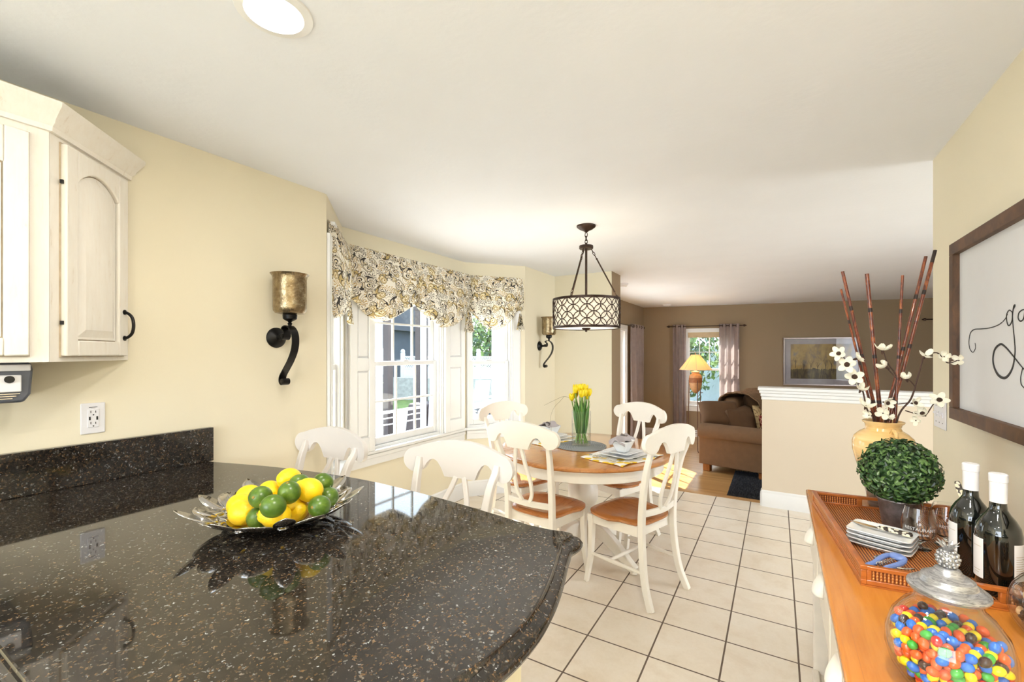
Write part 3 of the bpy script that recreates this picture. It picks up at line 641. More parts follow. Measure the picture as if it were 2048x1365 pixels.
# ================================================================ wall cabinets
def raised_door(root, name, w, z0, z1, x0=0.0, y0=0.0, arch=True, handle=None, hinge=None):
    # local face frame: x along the face, -y out of the face
    st = .052; th = .020; m = MB(); x1 = x0 + w
    m.bx(x0, x0 + st, y0 - th, y0, z0, z1); m.bx(x1 - st, x1, y0 - th, y0, z0, z1); m.bx(x0 + st, x1 - st, y0 - th, y0, z0, z0 + st)
    def archz(u): return (z1 - st - (.055 if arch else 0)) + (.055 * math.sin(PI * u) ** .75 if arch else 0)
    n = 18; poly = [(lerp(x0 + st, x1 - st, k / n), archz(k / n)) for k in range(n + 1)] + [(x1 - st, z1), (x0 + st, z1)]
    m.prism([(p[0], p[1]) for p in poly], y0 - th, y0, 'xz')
    d = m.build(name, M['cabinet'], root, bevel=.004, bseg=2)
    f = MB(); f.bx(x0 - .003, x1 + .003, y0 - .0045, y0 - .0002, z0 - .003, z1 + .003); f.build('glaze_line', M['glaze'], d, smooth=0)
    g = MB(); gx0, gx1 = x0 + st + .004, x1 - st - .004
    outer = [(gx0, z0 + st + .004), (gx1, z0 + st + .004)] + [(lerp(gx1, gx0, k / n), archz(1 - k / n) - .004) for k in range(n + 1)]
    cx, cz = (gx0 + gx1) / 2, (z0 + z1) / 2
    def inset(p, k): sx = (gx1 - gx0) / 2; sz = (z1 - z0) / 2 - st; return (cx + (p[0] - cx) * (1 - k / sx), cz + (p[1] - cz) * (1 - k / sz))
    rings = [([p for p in outer], y0 - .008), ([inset(p, .008) for p in outer], y0 - .008), ([inset(p, .034) for p in outer], y0 - .018)]
    ids = [[g.av((p[0], y, p[1])) for p in r] for r, y in rings]; N = len(outer)
    for a, b in zip(ids[:-1], ids[1:]):
        for k in range(N): g.af((a[k], a[(k + 1) % N], b[(k + 1) % N], b[k]))
    g.af(ids[-1]); g.build('raised_panel', M['cabinet'], d, smooth=20)
    if handle:
        hx, hz = handle; m = MB(); P_ = catmull([(hx, y0 - th, hz - .048), (hx, y0 - th - .012, hz - .046), (hx, y0 - th - .026, hz - .03), (hx, y0 - th - .031, hz), (hx, y0 - th - .026, hz + .03), (hx, y0 - th - .012, hz + .046), (hx, y0 - th, hz + .048)], 5)
        m.tube(P_, .0055, 10); m.lathe([(.0095, 0), (.0095, .004), (0, .006)], (hx, y0 - th, hz - .05), 12, axis=Matrix.Rotation(PI / 2, 3, 'X')); m.lathe([(.0095, 0), (.0095, .004), (0, .006)], (hx, y0 - th, hz + .05), 12, axis=Matrix.Rotation(PI / 2, 3, 'X')); m.build('handle', M['black_iron'], d)
    if hinge:
        for hz in hinge: m = MB(); m.bx(x0 - .007, x0 + .010, y0 - .012, y0 - .0046, hz - .006, hz + .006); m.build('hinge', M['dark'], d)
    return d
CROWN = [(0.0, 2.125), (.010, 2.125), (.012, 2.140), (.020, 2.150), (.022, 2.160), (.036, 2.185), (.044, 2.198), (.046, 2.212), (0, 2.212)]
CB = 1.409
r = thing('wall_cabinet', 'distressed cream wall cabinet cut off by the left edge, above the granite counter', 'cabinet', (-1.94, -0.60, 0), PI / 2)
m = MB(); m.bx(0, 1.05, 0, .275, CB, 2.125); m.build('body', M['cabinet'], r, smooth=0)
for x in (.10, .60): raised_door(r, 'door', .42 if x < .5 else .405, CB + .02, 2.10, x, 0, True)
m = MB(); pr_ = [(-p[0], p[1]) for p in CROWN]; a_ = [m.av((0, y, z)) for y, z in pr_]; b_ = [m.av((1.0505 - y * .41, y, z)) for y, z in pr_]; m.af(a_[::-1]); m.af(b_)
for k in range(len(pr_)): m.af((a_[k], a_[(k + 1) % len(pr_)], b_[(k + 1) % len(pr_)], b_[k]))
m; m.build('crown_molding', M['cabinet'], r, smooth=30)
A = Vector((-1.94, .4505)); Bp = Vector((-2.215, .737)); L = (Bp - A).length; ang = math.atan2(Bp.y - A.y, Bp.x - A.x)
# face frame with outward normal toward the room: x axis runs from the corner to the wall
r = thing('wall_cabinet', 'distressed cream angled end cabinet with black arched pull', 'cabinet', (A.x, A.y, 0), ang)
R2 = Matrix.Rotation(-ang, 2)
def loc2(p): q = R2 @ (Vector(p) - A); return (q.x, q.y)
m = MB(); m.prism([loc2(A), loc2(Bp), loc2((-2.215, .4505))], CB, 2.125); m.build('body', M['cabinet'], r, smooth=0)
raised_door(r, 'door', .318, CB + .018, 2.108, .042, 0, True, handle=(.336, CB + .135), hinge=(CB + .125, 1.985))
m = MB(); c45 = .41
prof = [(-p[0], p[1]) for p in CROWN]; a_ = []; b_ = []
for y, z in prof: a_.append(m.av((y * c45, y, z))); b_.append(m.av((L - .004 - y * c45 * 1.9 , y, z)))
N = len(prof)
for k in range(N): m.af((a_[k], a_[(k + 1) % N], b_[(k + 1) % N], b_[k]))
m.af(a_[::-1]); m.af(b_); m.build('crown_molding', M['cabinet'], r, smooth=30)

# small appliance under the cabinet
r = thing('under_cabinet_can_opener', 'grey and silver under-cabinet can opener at the left edge', 'can opener', (-2.10, .325, 0), PI / 2)
m = MB(); m.prism([(-.10, 1.4085), (.10, 1.4085), (.105, 1.385), (.10, 1.31), (.085, 1.285), (-.10, 1.285)], -.10, .10, 'xz'); m.build('housing', plain('slate_plastic', rgb(84, 88, 98), .35), r, bevel=.008, bseg=3)
m = MB(); m.bx(-.098, .098, -.108, -.1005, 1.382, 1.402); m.build('silver_band', M['plastic'], r, bevel=.003)
m = MB(); m.bx(-.03, .078, -.107, -.1005, 1.318, 1.370); p = m.build('control_panel', M['plastic'], r, bevel=.003)
m = MB(); m.lathe([(0, 0), (.011, 0), (.011, .004), (0, .004)], (.052, -.107, 1.357), 18, axis=Matrix.Rotation(PI / 2, 3, 'X')); m.build('button', M['dark'], p)
for k in range(3): m = MB(); m.bx(-.08, .075 - k * .008, -.104, -.1002, 1.311 - k * .007, 1.314 - k * .007); m.build('ridge', M['steel'], r)

# ================================================================ granite counter
CT = .952
edge = catmull([(-2.214, 1.036), (-1.826, 1.142), (-1.4075, 1.200), (-1.05, 1.190), (-.78, 1.160), (-.60, 1.132)], 6)
ear = [Vector(p) for p in ((-.54, 1.133), (-.505, 1.1405), (-.478, 1.1405), (-.457, 1.134), (-.446, 1.120), (-.443, 1.100), (-.446, 1.075), (-.449, 1.056), (-.446, 1.040), (-.438, 1.015))]
arc = catmull([(-.430, .985), (-.398, .882), (-.375, .785), (-.364, .69), (-.371, .585), (-.400, .47), (-.47, .34), (-.58, .235), (-.72, .185), (-.90, .170)], 6)
outer = [(p[0], p[1]) for p in edge] + [(p[0], p[1]) for p in ear] + [(p[0], p[1]) for p in arc] + [(-1.57, .170), (-1.57, -1.6), (-2.214, -1.6)]
def offset_in(pts, d):
    n = len(pts); out = []; ar = sum(pts[i][0] * pts[(i + 1) % n][1] - pts[(i + 1) % n][0] * pts[i][1] for i in range(n)); sg = 1 if ar > 0 else -1
    for i in range(n):
        p0, p1, p2 = Vector(pts[i - 1]), Vector(pts[i]), Vector(pts[(i + 1) % n]); a = (p1 - p0).normalized(); b = (p2 - p1).normalized()
        na, nb = Vector((-a.y, a.x)) * sg, Vector((-b.y, b.x)) * sg; nn = na + nb
        nn = nn.normalized() if nn.length > 1e-6 else na; k = d / max(.5, nn.dot(na)); q = p1 + nn * k
        if abs(p1.x + 2.214) < 1e-4: q.x = p1.x
        out.append((q.x, q.y))
    return out
m = MB(); rings = []
for d, z in ((.030, CT), (.0275, CT - .001), (.026, CT - .006), (.022, CT - .010), (.014, CT - .012), (.006, CT - .016), (.001, CT - .023), (0, CT - .030), (.003, CT - .037), (.010, CT - .042), (.016, CT - .045), (.030, CT - .047)):
    rings.append([m.av((p[0], p[1], z)) for p in offset_in(outer, d)])
N = len(outer)
for a, b in zip(rings[:-1], rings[1:]):
    for k in range(N): m.af((a[k], a[(k + 1) % N], b[(k + 1) % N], b[k]))
m.af([m.av((p[0], p[1], CT)) for p in offset_in(outer, .030)]); m.af(rings[-1][::-1])
r = thing('granite_countertop', 'polished dark speckled granite counter with bowed edge and carved ogee rim', 'countertop'); o = m.build('slab', M['granite'], r, smooth=30)
m = MB(); m.bx(-2.214, -2.185, -1.6, 1.036, CT + .0005, 1.102); tag(m.build('backsplash', M['granite'], bevel=.002), 'low dark granite backsplash standing against the yellow wall', 'backsplash')
r = thing('base_cabinet', 'cream base cabinet under the granite counter', 'cabinet'); m = MB(); body = [(-2.210, .23), (-.60, .26), (-.49, .36), (-.455, .50), (-.455, .80), (-.48, .83), (-2.21, .83)]
m.prism(body, .10, CT - .0475); m.prism(offset_in(body, .05), 0.0005, .10); m.build('body', M['base_cabinet'], r, bevel=.004)
m = MB(); m.bx(-.4545, -.447, .525, .775, .16, .86); m.build('end_panel', M['base_cabinet'], r, bevel=.003)
m = MB(); m.bx(-2.21, -1.62, -1.55, .225, .10, CT - .0475); tag(m.build('base_cabinet', M['base_cabinet'], bevel=.004), 'cream base cabinet along the yellow wall under the granite', 'cabinet')

# ================================================================ fruit bowl
BC = Vector((-1.235, .760, CT))
def bowl_z(r): return .004 + .074 * (r / .24) ** 2.3
r = thing('metal_leaf_bowl', 'round silver bowl of cut-out flowers and leaves on the granite', 'bowl', BC); r.scale = (.96, .96, .96)
m = MB()
m.lathe([(0, bowl_z(0)), (.05, bowl_z(.05)), (.10, bowl_z(.10)), (.135, bowl_z(.135)), (.1355, bowl_z(.135) + .002), (.10, bowl_z(.10) + .002), (.05, bowl_z(.05) + .002), (0, bowl_z(0) + .002)], seg=48); m.build('basin', M['steel'], r)
m = MB(); m.lathe([(.05, .0005), (.055, .0005), (.05, bowl_z(.05)), (.045, bowl_z(.05))], closed=True, seg=32); m.build('foot_ring', M['steel'], r)
def petal(m, c, a, ln, wd, tip=.6):
    # a leaf lying in the bowl's curved surface, from the flower's centre outwards
    d = Vector((math.cos(a), math.sin(a))); nrm = Vector((-d.y, d.x)); n = 8; L_, R_ = [], []
    for k in range(n + 1):
        u = k / n; wv = wd / 2 * (math.sin(PI * min(1, u ** 1.1)) ** .62 if 0 < u < 1 else .06); p = c + d * (.008 + ln * u)
        for side, lst in ((1, L_), (-1, R_)):
            q = p + nrm * wv * side; lst.append(m.av((q.x, q.y, bowl_z(q.length))))
    C_ = [m.av((*(c + d * (.008 + ln * k / n)), bowl_z((c + d * (.008 + ln * k / n)).length) - .003 * math.sin(PI * k / n))) for k in range(n + 1)]
    for k in range(n): m.af((L_[k], L_[k + 1], C_[k + 1], C_[k])); m.af((C_[k], C_[k + 1], R_[k + 1], R_[k]))
for k in range(9):
    a0 = 2 * PI * k / 9 + .2; c = Vector((math.cos(a0), math.sin(a0))) * .155; m = MB()
    for j, off in enumerate((-2.2, -1.1, 0, 1.1, 2.2)):
        ln = (.062, .080, .085, .080, .062)[j] * random.uniform(.92, 1.1); petal(m, c, a0 + off, ln, .056 * random.uniform(.9, 1.1))
    b_ = [m.av((c.x + .016 * math.cos(q * PI / 6), c.y + .016 * math.sin(q * PI / 6), bowl_z(.155))) for q in range(12)]; m.af(b_)
    m.build('cut_out_flower', M['steel'], r, smooth=40, solid=.0018)
M['lemon'] = plain('lemon_skin', rgb(248, 206, 24), .38, var=.05, vscale=8, bump=.25, bscale=260, Subsurface_Weight=.15)
t = NT('lime_skin'); n = t.noise(t.coord(scale=(1, 1, .5)), 26, 4, .7); M['lime'] = t.set(Base_Color=t.ramp(n.outputs[0], [(.3, rgb(52, 80, 22)), (.55, rgb(82, 112, 32)), (.8, rgb(132, 154, 54))]), Roughness=.3)
M['stem_scar'] = plain('stem_scar', rgb(140, 120, 50), .8)
def fruit_mesh(lemon):
    m = MB(); prof = []; n = 18
    for k in range(n + 1):
        th = PI * k / n; R = .0325 if lemon else .0285; z = -math.cos(th) * (R * 1.14 if lemon else R * 1.08); rr = math.sin(th) * R
        if lemon and k > n - 4: z += (.0075, .011, .0075)[n - 1 - k] * .6 if k < n else .0075; rr *= (1.0 if k < n - 2 else (.62 if k == n - 1 else .85))
        prof.append((max(rr, 0), z))
    prof[0] = (0, prof[0][1]); prof[-1] = (0, prof[-1][1]); m.lathe(prof, seg=28); return m
FR = [('L', -1.245, 0.797, 1.055, (1.2, .3, .2)), ('L', -1.119, 0.771, 1.053, (1.3, .0, -1.0)), ('L', -1.298, 0.766, 1.023, (1.4, .2, 1.2)), ('L', -1.309, 0.688, 1.002, (1.2, .4, .8)), ('L', -1.245, 0.664, 0.993, (1.5, .1, 1.6)), ('L', -1.15, 0.758, 0.994, (.5, 1.2, .3)), ('L', -1.122, 0.682, 1.0, (1.4, .0, -.6)), ('K', -1.177, 0.671, 1.046, (1.3, .2, .4)), ('K', -1.091, 0.656, 1.047, (1.2, .5, -.5)), ('K', -1.115, 0.708, 1.055, (.3, .2, 0)), ('K', -1.183, 0.671, 0.988, (.4, .8, 0)), ('K', -1.164, 0.851, 1.05, (1.1, -.6, 0)), ('K', -1.116, 0.834, 1.02, (1.5, .3, .9)), ('K', -1.064, 0.767, 1.022, (1.2, .9, 0)), ('K', -1.182, 0.787, 1.059, (1.4, 0, 0)),
      ('L', -1.335, .745, .992, (1.4, .1, 2.0)), ('L', -1.290, .845, .990, (1.4, .3, .6)), ('L', -1.225, .870, .990, (1.4, 0, 1.2)), ('L', -1.250, .790, .992, (1.3, .3, 0))]
pos = [Vector(f[1:4]) for f in FR]; rad = [.0345 if f[0] == 'L' else .0295 for f in FR]; org = [p.copy() for p in pos]
for it in range(160):
    for i in range(len(pos)):
        for j in range(i + 1, len(pos)):
            d = pos[i] - pos[j]; q = rad[i] + rad[j] - d.length
            if q > 0: d.normalize(); pos[i] += d * q * .5; pos[j] -= d * q * .5
        pos[i] += (org[i] - pos[i]) * (.05 if i < 15 else .01)
        h = Vector((pos[i].x - BC.x, pos[i].y - BC.y)); lo = CT + bowl_z(h.length) + rad[i] + .003
        if pos[i].z < lo: pos[i].z = lo
        if h.length > .185: h = h.normalized() * .185; pos[i].x = BC.x + h.x; pos[i].y = BC.y + h.y
LL = ['lemon at the top of the pile, farthest from the camera', 'lemon on top of the pile with its tip pointing right', 'lemon half hidden behind the dark lime, middle of the pile', 'lemon at the left end of the pile, behind another lemon', 'lemon at the front left of the pile',
      'lemon at the front right, its end facing the camera', 'lemon low at the front between the lime and the rim', 'dark green lime resting on the lemons, upper left', 'dark green lime in the middle front of the pile', 'lime standing upright with its stem scar showing',
      'lime at the very front of the bowl', 'lime at the top right with a yellow stem spot', 'lighter lime at the right end, upper one', 'lighter lime at the right end, lower one', 'lime peeking between the two topmost lemons',
      'lemon hidden at the back left of the bowl', 'lemon hidden at the back of the bowl', 'lemon hidden at the back right of the bowl', 'lemon buried in the middle of the pile']
pl, pk = None, None
for f, p, lab in zip(FR, pos, LL):
    lemon = f[0] == 'L'
    if lemon and pl is None:
        o = pl = fruit_mesh(True).build('lemon', M['lemon'], smooth=60); s_ = MB(); s_.lathe([(0, -.0372), (.003, -.0370), (.0035, -.0366)], seg=10); s_.build('stem_end', M['stem_scar'], o)
        tag(o, lab, 'lemon', 'lemons in the silver bowl'); o.location = p; o.rotation_euler = f[4]
    elif not lemon and pk is None:
        o = pk = fruit_mesh(False).build('lime', M['lime'], smooth=60); s_ = MB(); s_.lathe([(0, .0322), (.003, .0318), (.0045, .0300)], seg=10); s_.build('stem_end', M['stem_scar'], o)
        tag(o, lab, 'lime', 'limes in the silver bowl'); o.location = p; o.rotation_euler = f[4]
    else:
        dup(pl if lemon else pk, p, f[4], lab, ('lemons' if lemon else 'limes') + ' in the silver bowl')

# ================================================================ chairs
def crest_mb(w, zc, y0, bow, th):
    m = MB(); n = 44; W = w / 2; rowsT, rowsB = [], []
    def top(u):
        a = abs(u)
        if a > .80: return zc - .094 + .054 * math.sqrt(max(0, 1 - ((a - .80) / .20) ** 2))
        return zc - .0625 * a ** 2.0
    def bot(u):
        a = abs(u)
        if a > .62: return zc - .094 - .054 * math.sqrt(max(0, 1 - (abs(a - .80) / .20) ** 2))
        if a > .29: k = (.62 - a) / .33; return zc - lerp(.1175, .160, k ** 2.2) + .038 * math.sin(PI * k) ** .7
        return zc - .160
    F, B = [], []
    for k in range(n + 1):
        u = -math.cos(PI * k / n); x = u * W; y = y0 - bow * (1 - u * u); zt, zb = top(u), bot(u)
        if zt - zb < .004: zm = (zt + zb) / 2; zt, zb = zm + .002, zm - .002
        F.append([m.av((x, y + th / 2, zb + (zt - zb) * q / 3)) for q in range(4)]); B.append([m.av((x, y - th / 2, zb + (zt - zb) * q / 3)) for q in range(4)])
    for k in range(n):
        for q in range(3): m.af((F[k][q], F[k + 1][q], F[k + 1][q + 1], F[k][q + 1])); m.af((B[k][q + 1], B[k + 1][q + 1], B[k + 1][q], B[k][q]))
        m.af((F[k][3], F[k + 1][3], B[k + 1][3], B[k][3])); m.af((B[k][0], B[k + 1][0], F[k + 1][0], F[k][0]))
    m.af([F[0][q] for q in range(4)] + [B[0][3 - q] for q in range(4)]); m.af([B[n][q] for q in range(4)] + [F[n][3 - q] for q in range(4)])
    return m
def make_chair(name, label, cat, group, paint, seat_z, top_z, seat_mat, k=1.0):
    # local frame: sitter looks along +y
    t = thing(name, label, cat, group=group); sz = seat_z; hw = .205; dz = top_z - seat_z
    m = MB(); n = 24; T, Bt = [], []; out = []
    for i in range(n * 2):
        a = 2 * PI * i / (n * 2); ca, sa = math.cos(a), math.sin(a); wx = .232 if sa > 0 else .205; x = wx * math.copysign(abs(ca) ** .55, ca); y = .200 * math.copysign(abs(sa) ** .6, sa); out.append((x * (1 - .06 * (y < 0)), y + .01))
    for r_, z in ((0, sz - .012), (.45, sz - .011), (.75, sz - .004), (.93, sz + .001), (1.0, sz - .006), (1.0, sz - .018), (.97, sz - .026), (0, sz - .026)):
        pass
    rings = []
    for r_, z in ((.18, sz - .011), (.45, sz - .010), (.75, sz - .004), (.93, sz), (1.0, sz - .007), (1.0, sz - .018), (.96, sz - .026)):
        rings.append([m.av((p[0] * r_, p[1] * r_, z)) for p in out])
    N = len(out); m.af(rings[0]); m.af(rings[-1][::-1])
    for a, b in zip(rings[:-1], rings[1:]):
        for i in range(N): m.af((a[i], a[(i + 1) % N], b[(i + 1) % N], b[i]))
    m.build('seat', seat_mat, t, smooth=40)
    m = MB(); ap = [(-.185, .165), (.185, .165), (.160, -.155), (-.160, -.155)]
    for a, b in ((0, 1), (1, 2), (2, 3), (3, 0)): m.bar([(*ap[a], sz - .056), (*ap[b], sz - .056)], .060, .018, (0, 0, 1))
    m.build('seat_apron', paint, t, bevel=.002)
    for sx in (-1, 1):
        P_ = catmull([(sx * .200, .198, .0), (sx * .190, .172, sz * .35), (sx * .186, .165, sz * .72), (sx * .186, .168, sz - .027)], 5); nn = len(P_)
        m = MB(); m.bar(P_, [lerp(.026, .040, i / (nn - 1)) for i in range(nn)], [lerp(.026, .038, i / (nn - 1)) for i in range(nn)], (1, 0, 0)); m.build('front_leg', paint, t, bevel=.004)
        P_ = catmull([(sx * .196, -.262, 0), (sx * .180, -.212, sz * .30), (sx * .168, -.188, sz * .68), (sx * .166, -.182, sz), (sx * .170, -.196, sz + dz * .30), (sx * .180, -.228, sz + dz * .58), (sx * .190, -.256, sz + dz * .72), (sx * .193, -.266, sz + dz * .80)], 5); nn = len(P_)
        m = MB(); m.bar(P_, [lerp(.028, .034, min(1, i / 14)) - .010 * max(0, (i - 18) / (nn - 19)) for i in range(nn)], [.036 - .012 * max(0, (i - 16) / (nn - 17)) for i in range(nn)], (1, 0, 0)); m.build('back_post', paint, t, bevel=.004)
    crest_mb(.535, top_z, -.262, .038, .024).build('crest_rail', paint, t, smooth=50, bevel=.005)
    m = MB(); zb = sz + .055; pts = [(lerp(-.166, .166, i / 12), -.186 - .026 * math.sin(PI * i / 12), zb) for i in range(13)]; m.bar(pts, .036, .018, (0, 0, 1)); m.build('lower_back_rail', paint, t, bevel=.003)
    zt = top_z - .155
    for sx in (-1, 1):
        P_ = catmull([(sx * .020, -.294, zt), (sx * .036, -.280, lerp(zt, zb, .25)), (sx * .056, -.254, lerp(zt, zb, .55)), (sx * .054, -.232, lerp(zt, zb, .80)), (sx * .026, -.216, zb + .012)], 6)
        m = MB(); m.bar(P_, .022, .016, (1, 0, 0)); m.build('back_splat', paint, t, bevel=.003)
    hz = sz * .40
    for sx in (-1, 1): m = MB(); m.tube([(sx * .188, .168, hz), (sx * .182, 0, hz), (sx * .176, -.203, hz)], [.009, .012, .009], 10); m.build('side_stretcher', paint, t)
    m = MB(); m.tube([(-.181, .03, hz), (0, .03, hz), (.181, .03, hz)], [.009, .012, .009], 10); m.build('cross_stretcher', paint, t)
    return t
dc = make_chair('dining_chair', 'cream dining chair nearest the camera, its right side to the counter end, honey wood seat', 'chair', 'dining chairs around the round table', M['chair'], .462, 1.030, M['seat_wood'])
def face(o, x, y, tx, ty): o.location = (x, y, 0); o.rotation_euler = (0, 0, math.atan2(ty - y, tx - x) - PI / 2)
TX, TY = -1.20, 3.01
face(dc, -.782, 2.775, -.782 - .944, 2.775 + .33)
dc['label'] = 'cream dining chair right of the table, nearest the camera with its back to the sideboard'
def place(x, y, tx, ty, label): o = dup(dc, (0, 0, 0), 0, label, 'dining chairs around the round table'); face(o, x, y, tx, ty); return o
place(-1.295, 2.600, -1.295 + .12, 2.590 + .99, 'cream dining chair whose back faces the granite counter')
place(-1.735, 3.11, -1.735 + .943, 3.11 - .31, 'cream dining chair between the table and the bay window')
place(-1.095, 3.455, -1.095 - .43, 3.455 - .9, 'cream dining chair on the far side of the table, before the living room')
st = make_chair('counter_stool', 'white counter stool, shade toned into its paint, nearer the granite corner, right of the other one', 'stool', 'counter stools behind the granite counter', M['stool'], .66, 1.060, M['seat_wood'])
st.location = (-1.140, 1.235, 0); st.rotation_euler = (0, 0, PI + .10)
dup(st, (-1.935, 1.19, 0), PI + .0, 'white counter stool, shade toned into its paint, beside the yellow wall and wall sconce', 'counter stools behind the granite counter')

# ================================================================ dining table
TZ = .76
r = thing('dining_table', 'round honey wood table on a cream pedestal by the bay window', 'table', (TX, TY, 0), -.30)
m = MB(); m.lathe([(0, TZ), (.585, TZ), (.600, TZ - .003), (.608, TZ - .010), (.609, TZ - .018), (.602, TZ - .026), (.590, TZ - .030), (0, TZ - .030)], seg=96); m.build('table_top', M['table_wood'], r)
m = MB(); m.lathe([(.55, TZ - .0305), (.55, TZ - .105), (.535, TZ - .112), (.525, TZ - .105), (.525, TZ - .0305)], closed=True, seg=96); m.build('apron', M['chair'], r)
m = MB(); m.lathe([(0, TZ - .031), (.17, TZ - .031), (.17, TZ - .05), (.085, TZ - .07), (.070, .62), (.085, .60), (.078, .575), (.098, .52), (.108, .46), (.104, .40), (.078, .33), (.062, .30), (.085, .285), (.085, .27), (.068, .255), (.075, .24), (.088, .22), (.088, .12), (.060, .085), (0, .08)], seg=40); m.build('pedestal', M['chair'], r)
for k in range(4):
    a = k * PI / 2; P_ = catmull([(.070, 0, .19), (.16, 0, .20), (.27, 0, .14), (.37, 0, .065), (.43, 0, .028)], 6)
    m = MB(); m.M = Matrix.Rotation(a, 4, 'Z'); nn = len(P_); m.bar(P_, [lerp(.052, .044, i / (nn - 1)) for i in range(nn)], [lerp(.105, .050, i / (nn - 1)) for i in range(nn)], (0, 1, 0)); m.lathe([(0, .001), (.022, .001), (.026, .012), (0, .02)], (.418, 0, 0), 14); m.build('leg', M['chair'], r, bevel=.006)

# place settings
t = NT('lemon_print_placemat'); v = t.coord(); wob = t.noise(v, 12, 2); vo = t.n('ShaderNodeTexVoronoi', feature='F1', voronoi_dimensions='2D'); vo.inputs['Scale'].default_value = 15; t.l(v, vo.inputs['Vector'])
sc_ = t.n('ShaderNodeSeparateColor'); t.l(vo.outputs['Color'], sc_.inputs[0]); rr_ = t.math('MULTIPLY_ADD', wob.outputs[0], .3, vo.outputs['Distance'])
spot = t.math('MULTIPLY', t.math('LESS_THAN', rr_, .50), t.math('GREATER_THAN', sc_.outputs[0], .45)); leafy = t.math('MULTIPLY', t.math('LESS_THAN', rr_, .40), t.math('LESS_THAN', sc_.outputs[0], .22))
M['placemat'] = t.set(Base_Color=t.mix(leafy, t.mix(spot, rgb(246, 240, 228), rgb(238, 196, 44)), rgb(150, 146, 130)), Roughness=.85)
def sq_plate(w, h, name, label, loc, rz, cat='plate', group=None, rim=.012):
    m = MB(); rings = []
    def ring(w_, z, rad=.12): 
        q = []
        for k in range(24):
            a = 2 * PI * k / 24; ca, sa = math.cos(a), math.sin(a); q.append(m.av((w_ / 2 * math.copysign(abs(ca) ** .2, ca), w_ / 2 * h * math.copysign(abs(sa) ** .2, sa), z)))
        return q
    for w_, z in ((w * .70, 0.0), (w * .72, .002), (w * .97, rim), (w, rim + .001), (w, rim + .004), (w * .96, rim + .0035), (w * .72, .007), (w * .60, .005)): rings.append(ring(w_, z))
    for a, b in zip(rings[:-1], rings[1:]):
        for k in range(24): m.af((a[k], a[(k + 1) % 24], b[(k + 1) % 24], b[k]))
    m.af(rings[0][::-1]); m.af(rings[-1]); o = m.build(name, M['white_china'], loc=loc, rot=(0, 0, rz), smooth=35); return tag(o, label, cat, group)
def sq_bowl(loc, rz, label):
    m = MB(); rings = []
    for w_, z in ((.062, 0), (.066, .002), (.088, .025), (.118, .058), (.128, .070), (.128, .073), (.122, .072), (.108, .056), (.080, .026), (.05, .010)):
        q = []
        for k in range(32): a = 2 * PI * k / 32 + PI / 4; ca, sa = math.cos(a), math.sin(a); e = .36; q.append(m.av((w_ / 2 * 1.0 * math.copysign(abs(ca) ** e, ca), w_ / 2 * math.copysign(abs(sa) ** e, sa), z)))
        rings.append(q)
    for a, b in zip(rings[:-1], rings[1:]):
        for k in range(32): m.af((a[k], a[(k + 1) % 32], b[(k + 1) % 32], b[k]))
    m.af(rings[0][::-1]); m.af(rings[-1]); return tag(m.build('square_bowl', M['white_china'], loc=loc, rot=(0, 0, rz), smooth=35), label, 'bowl', 'white square bowls of the place settings')
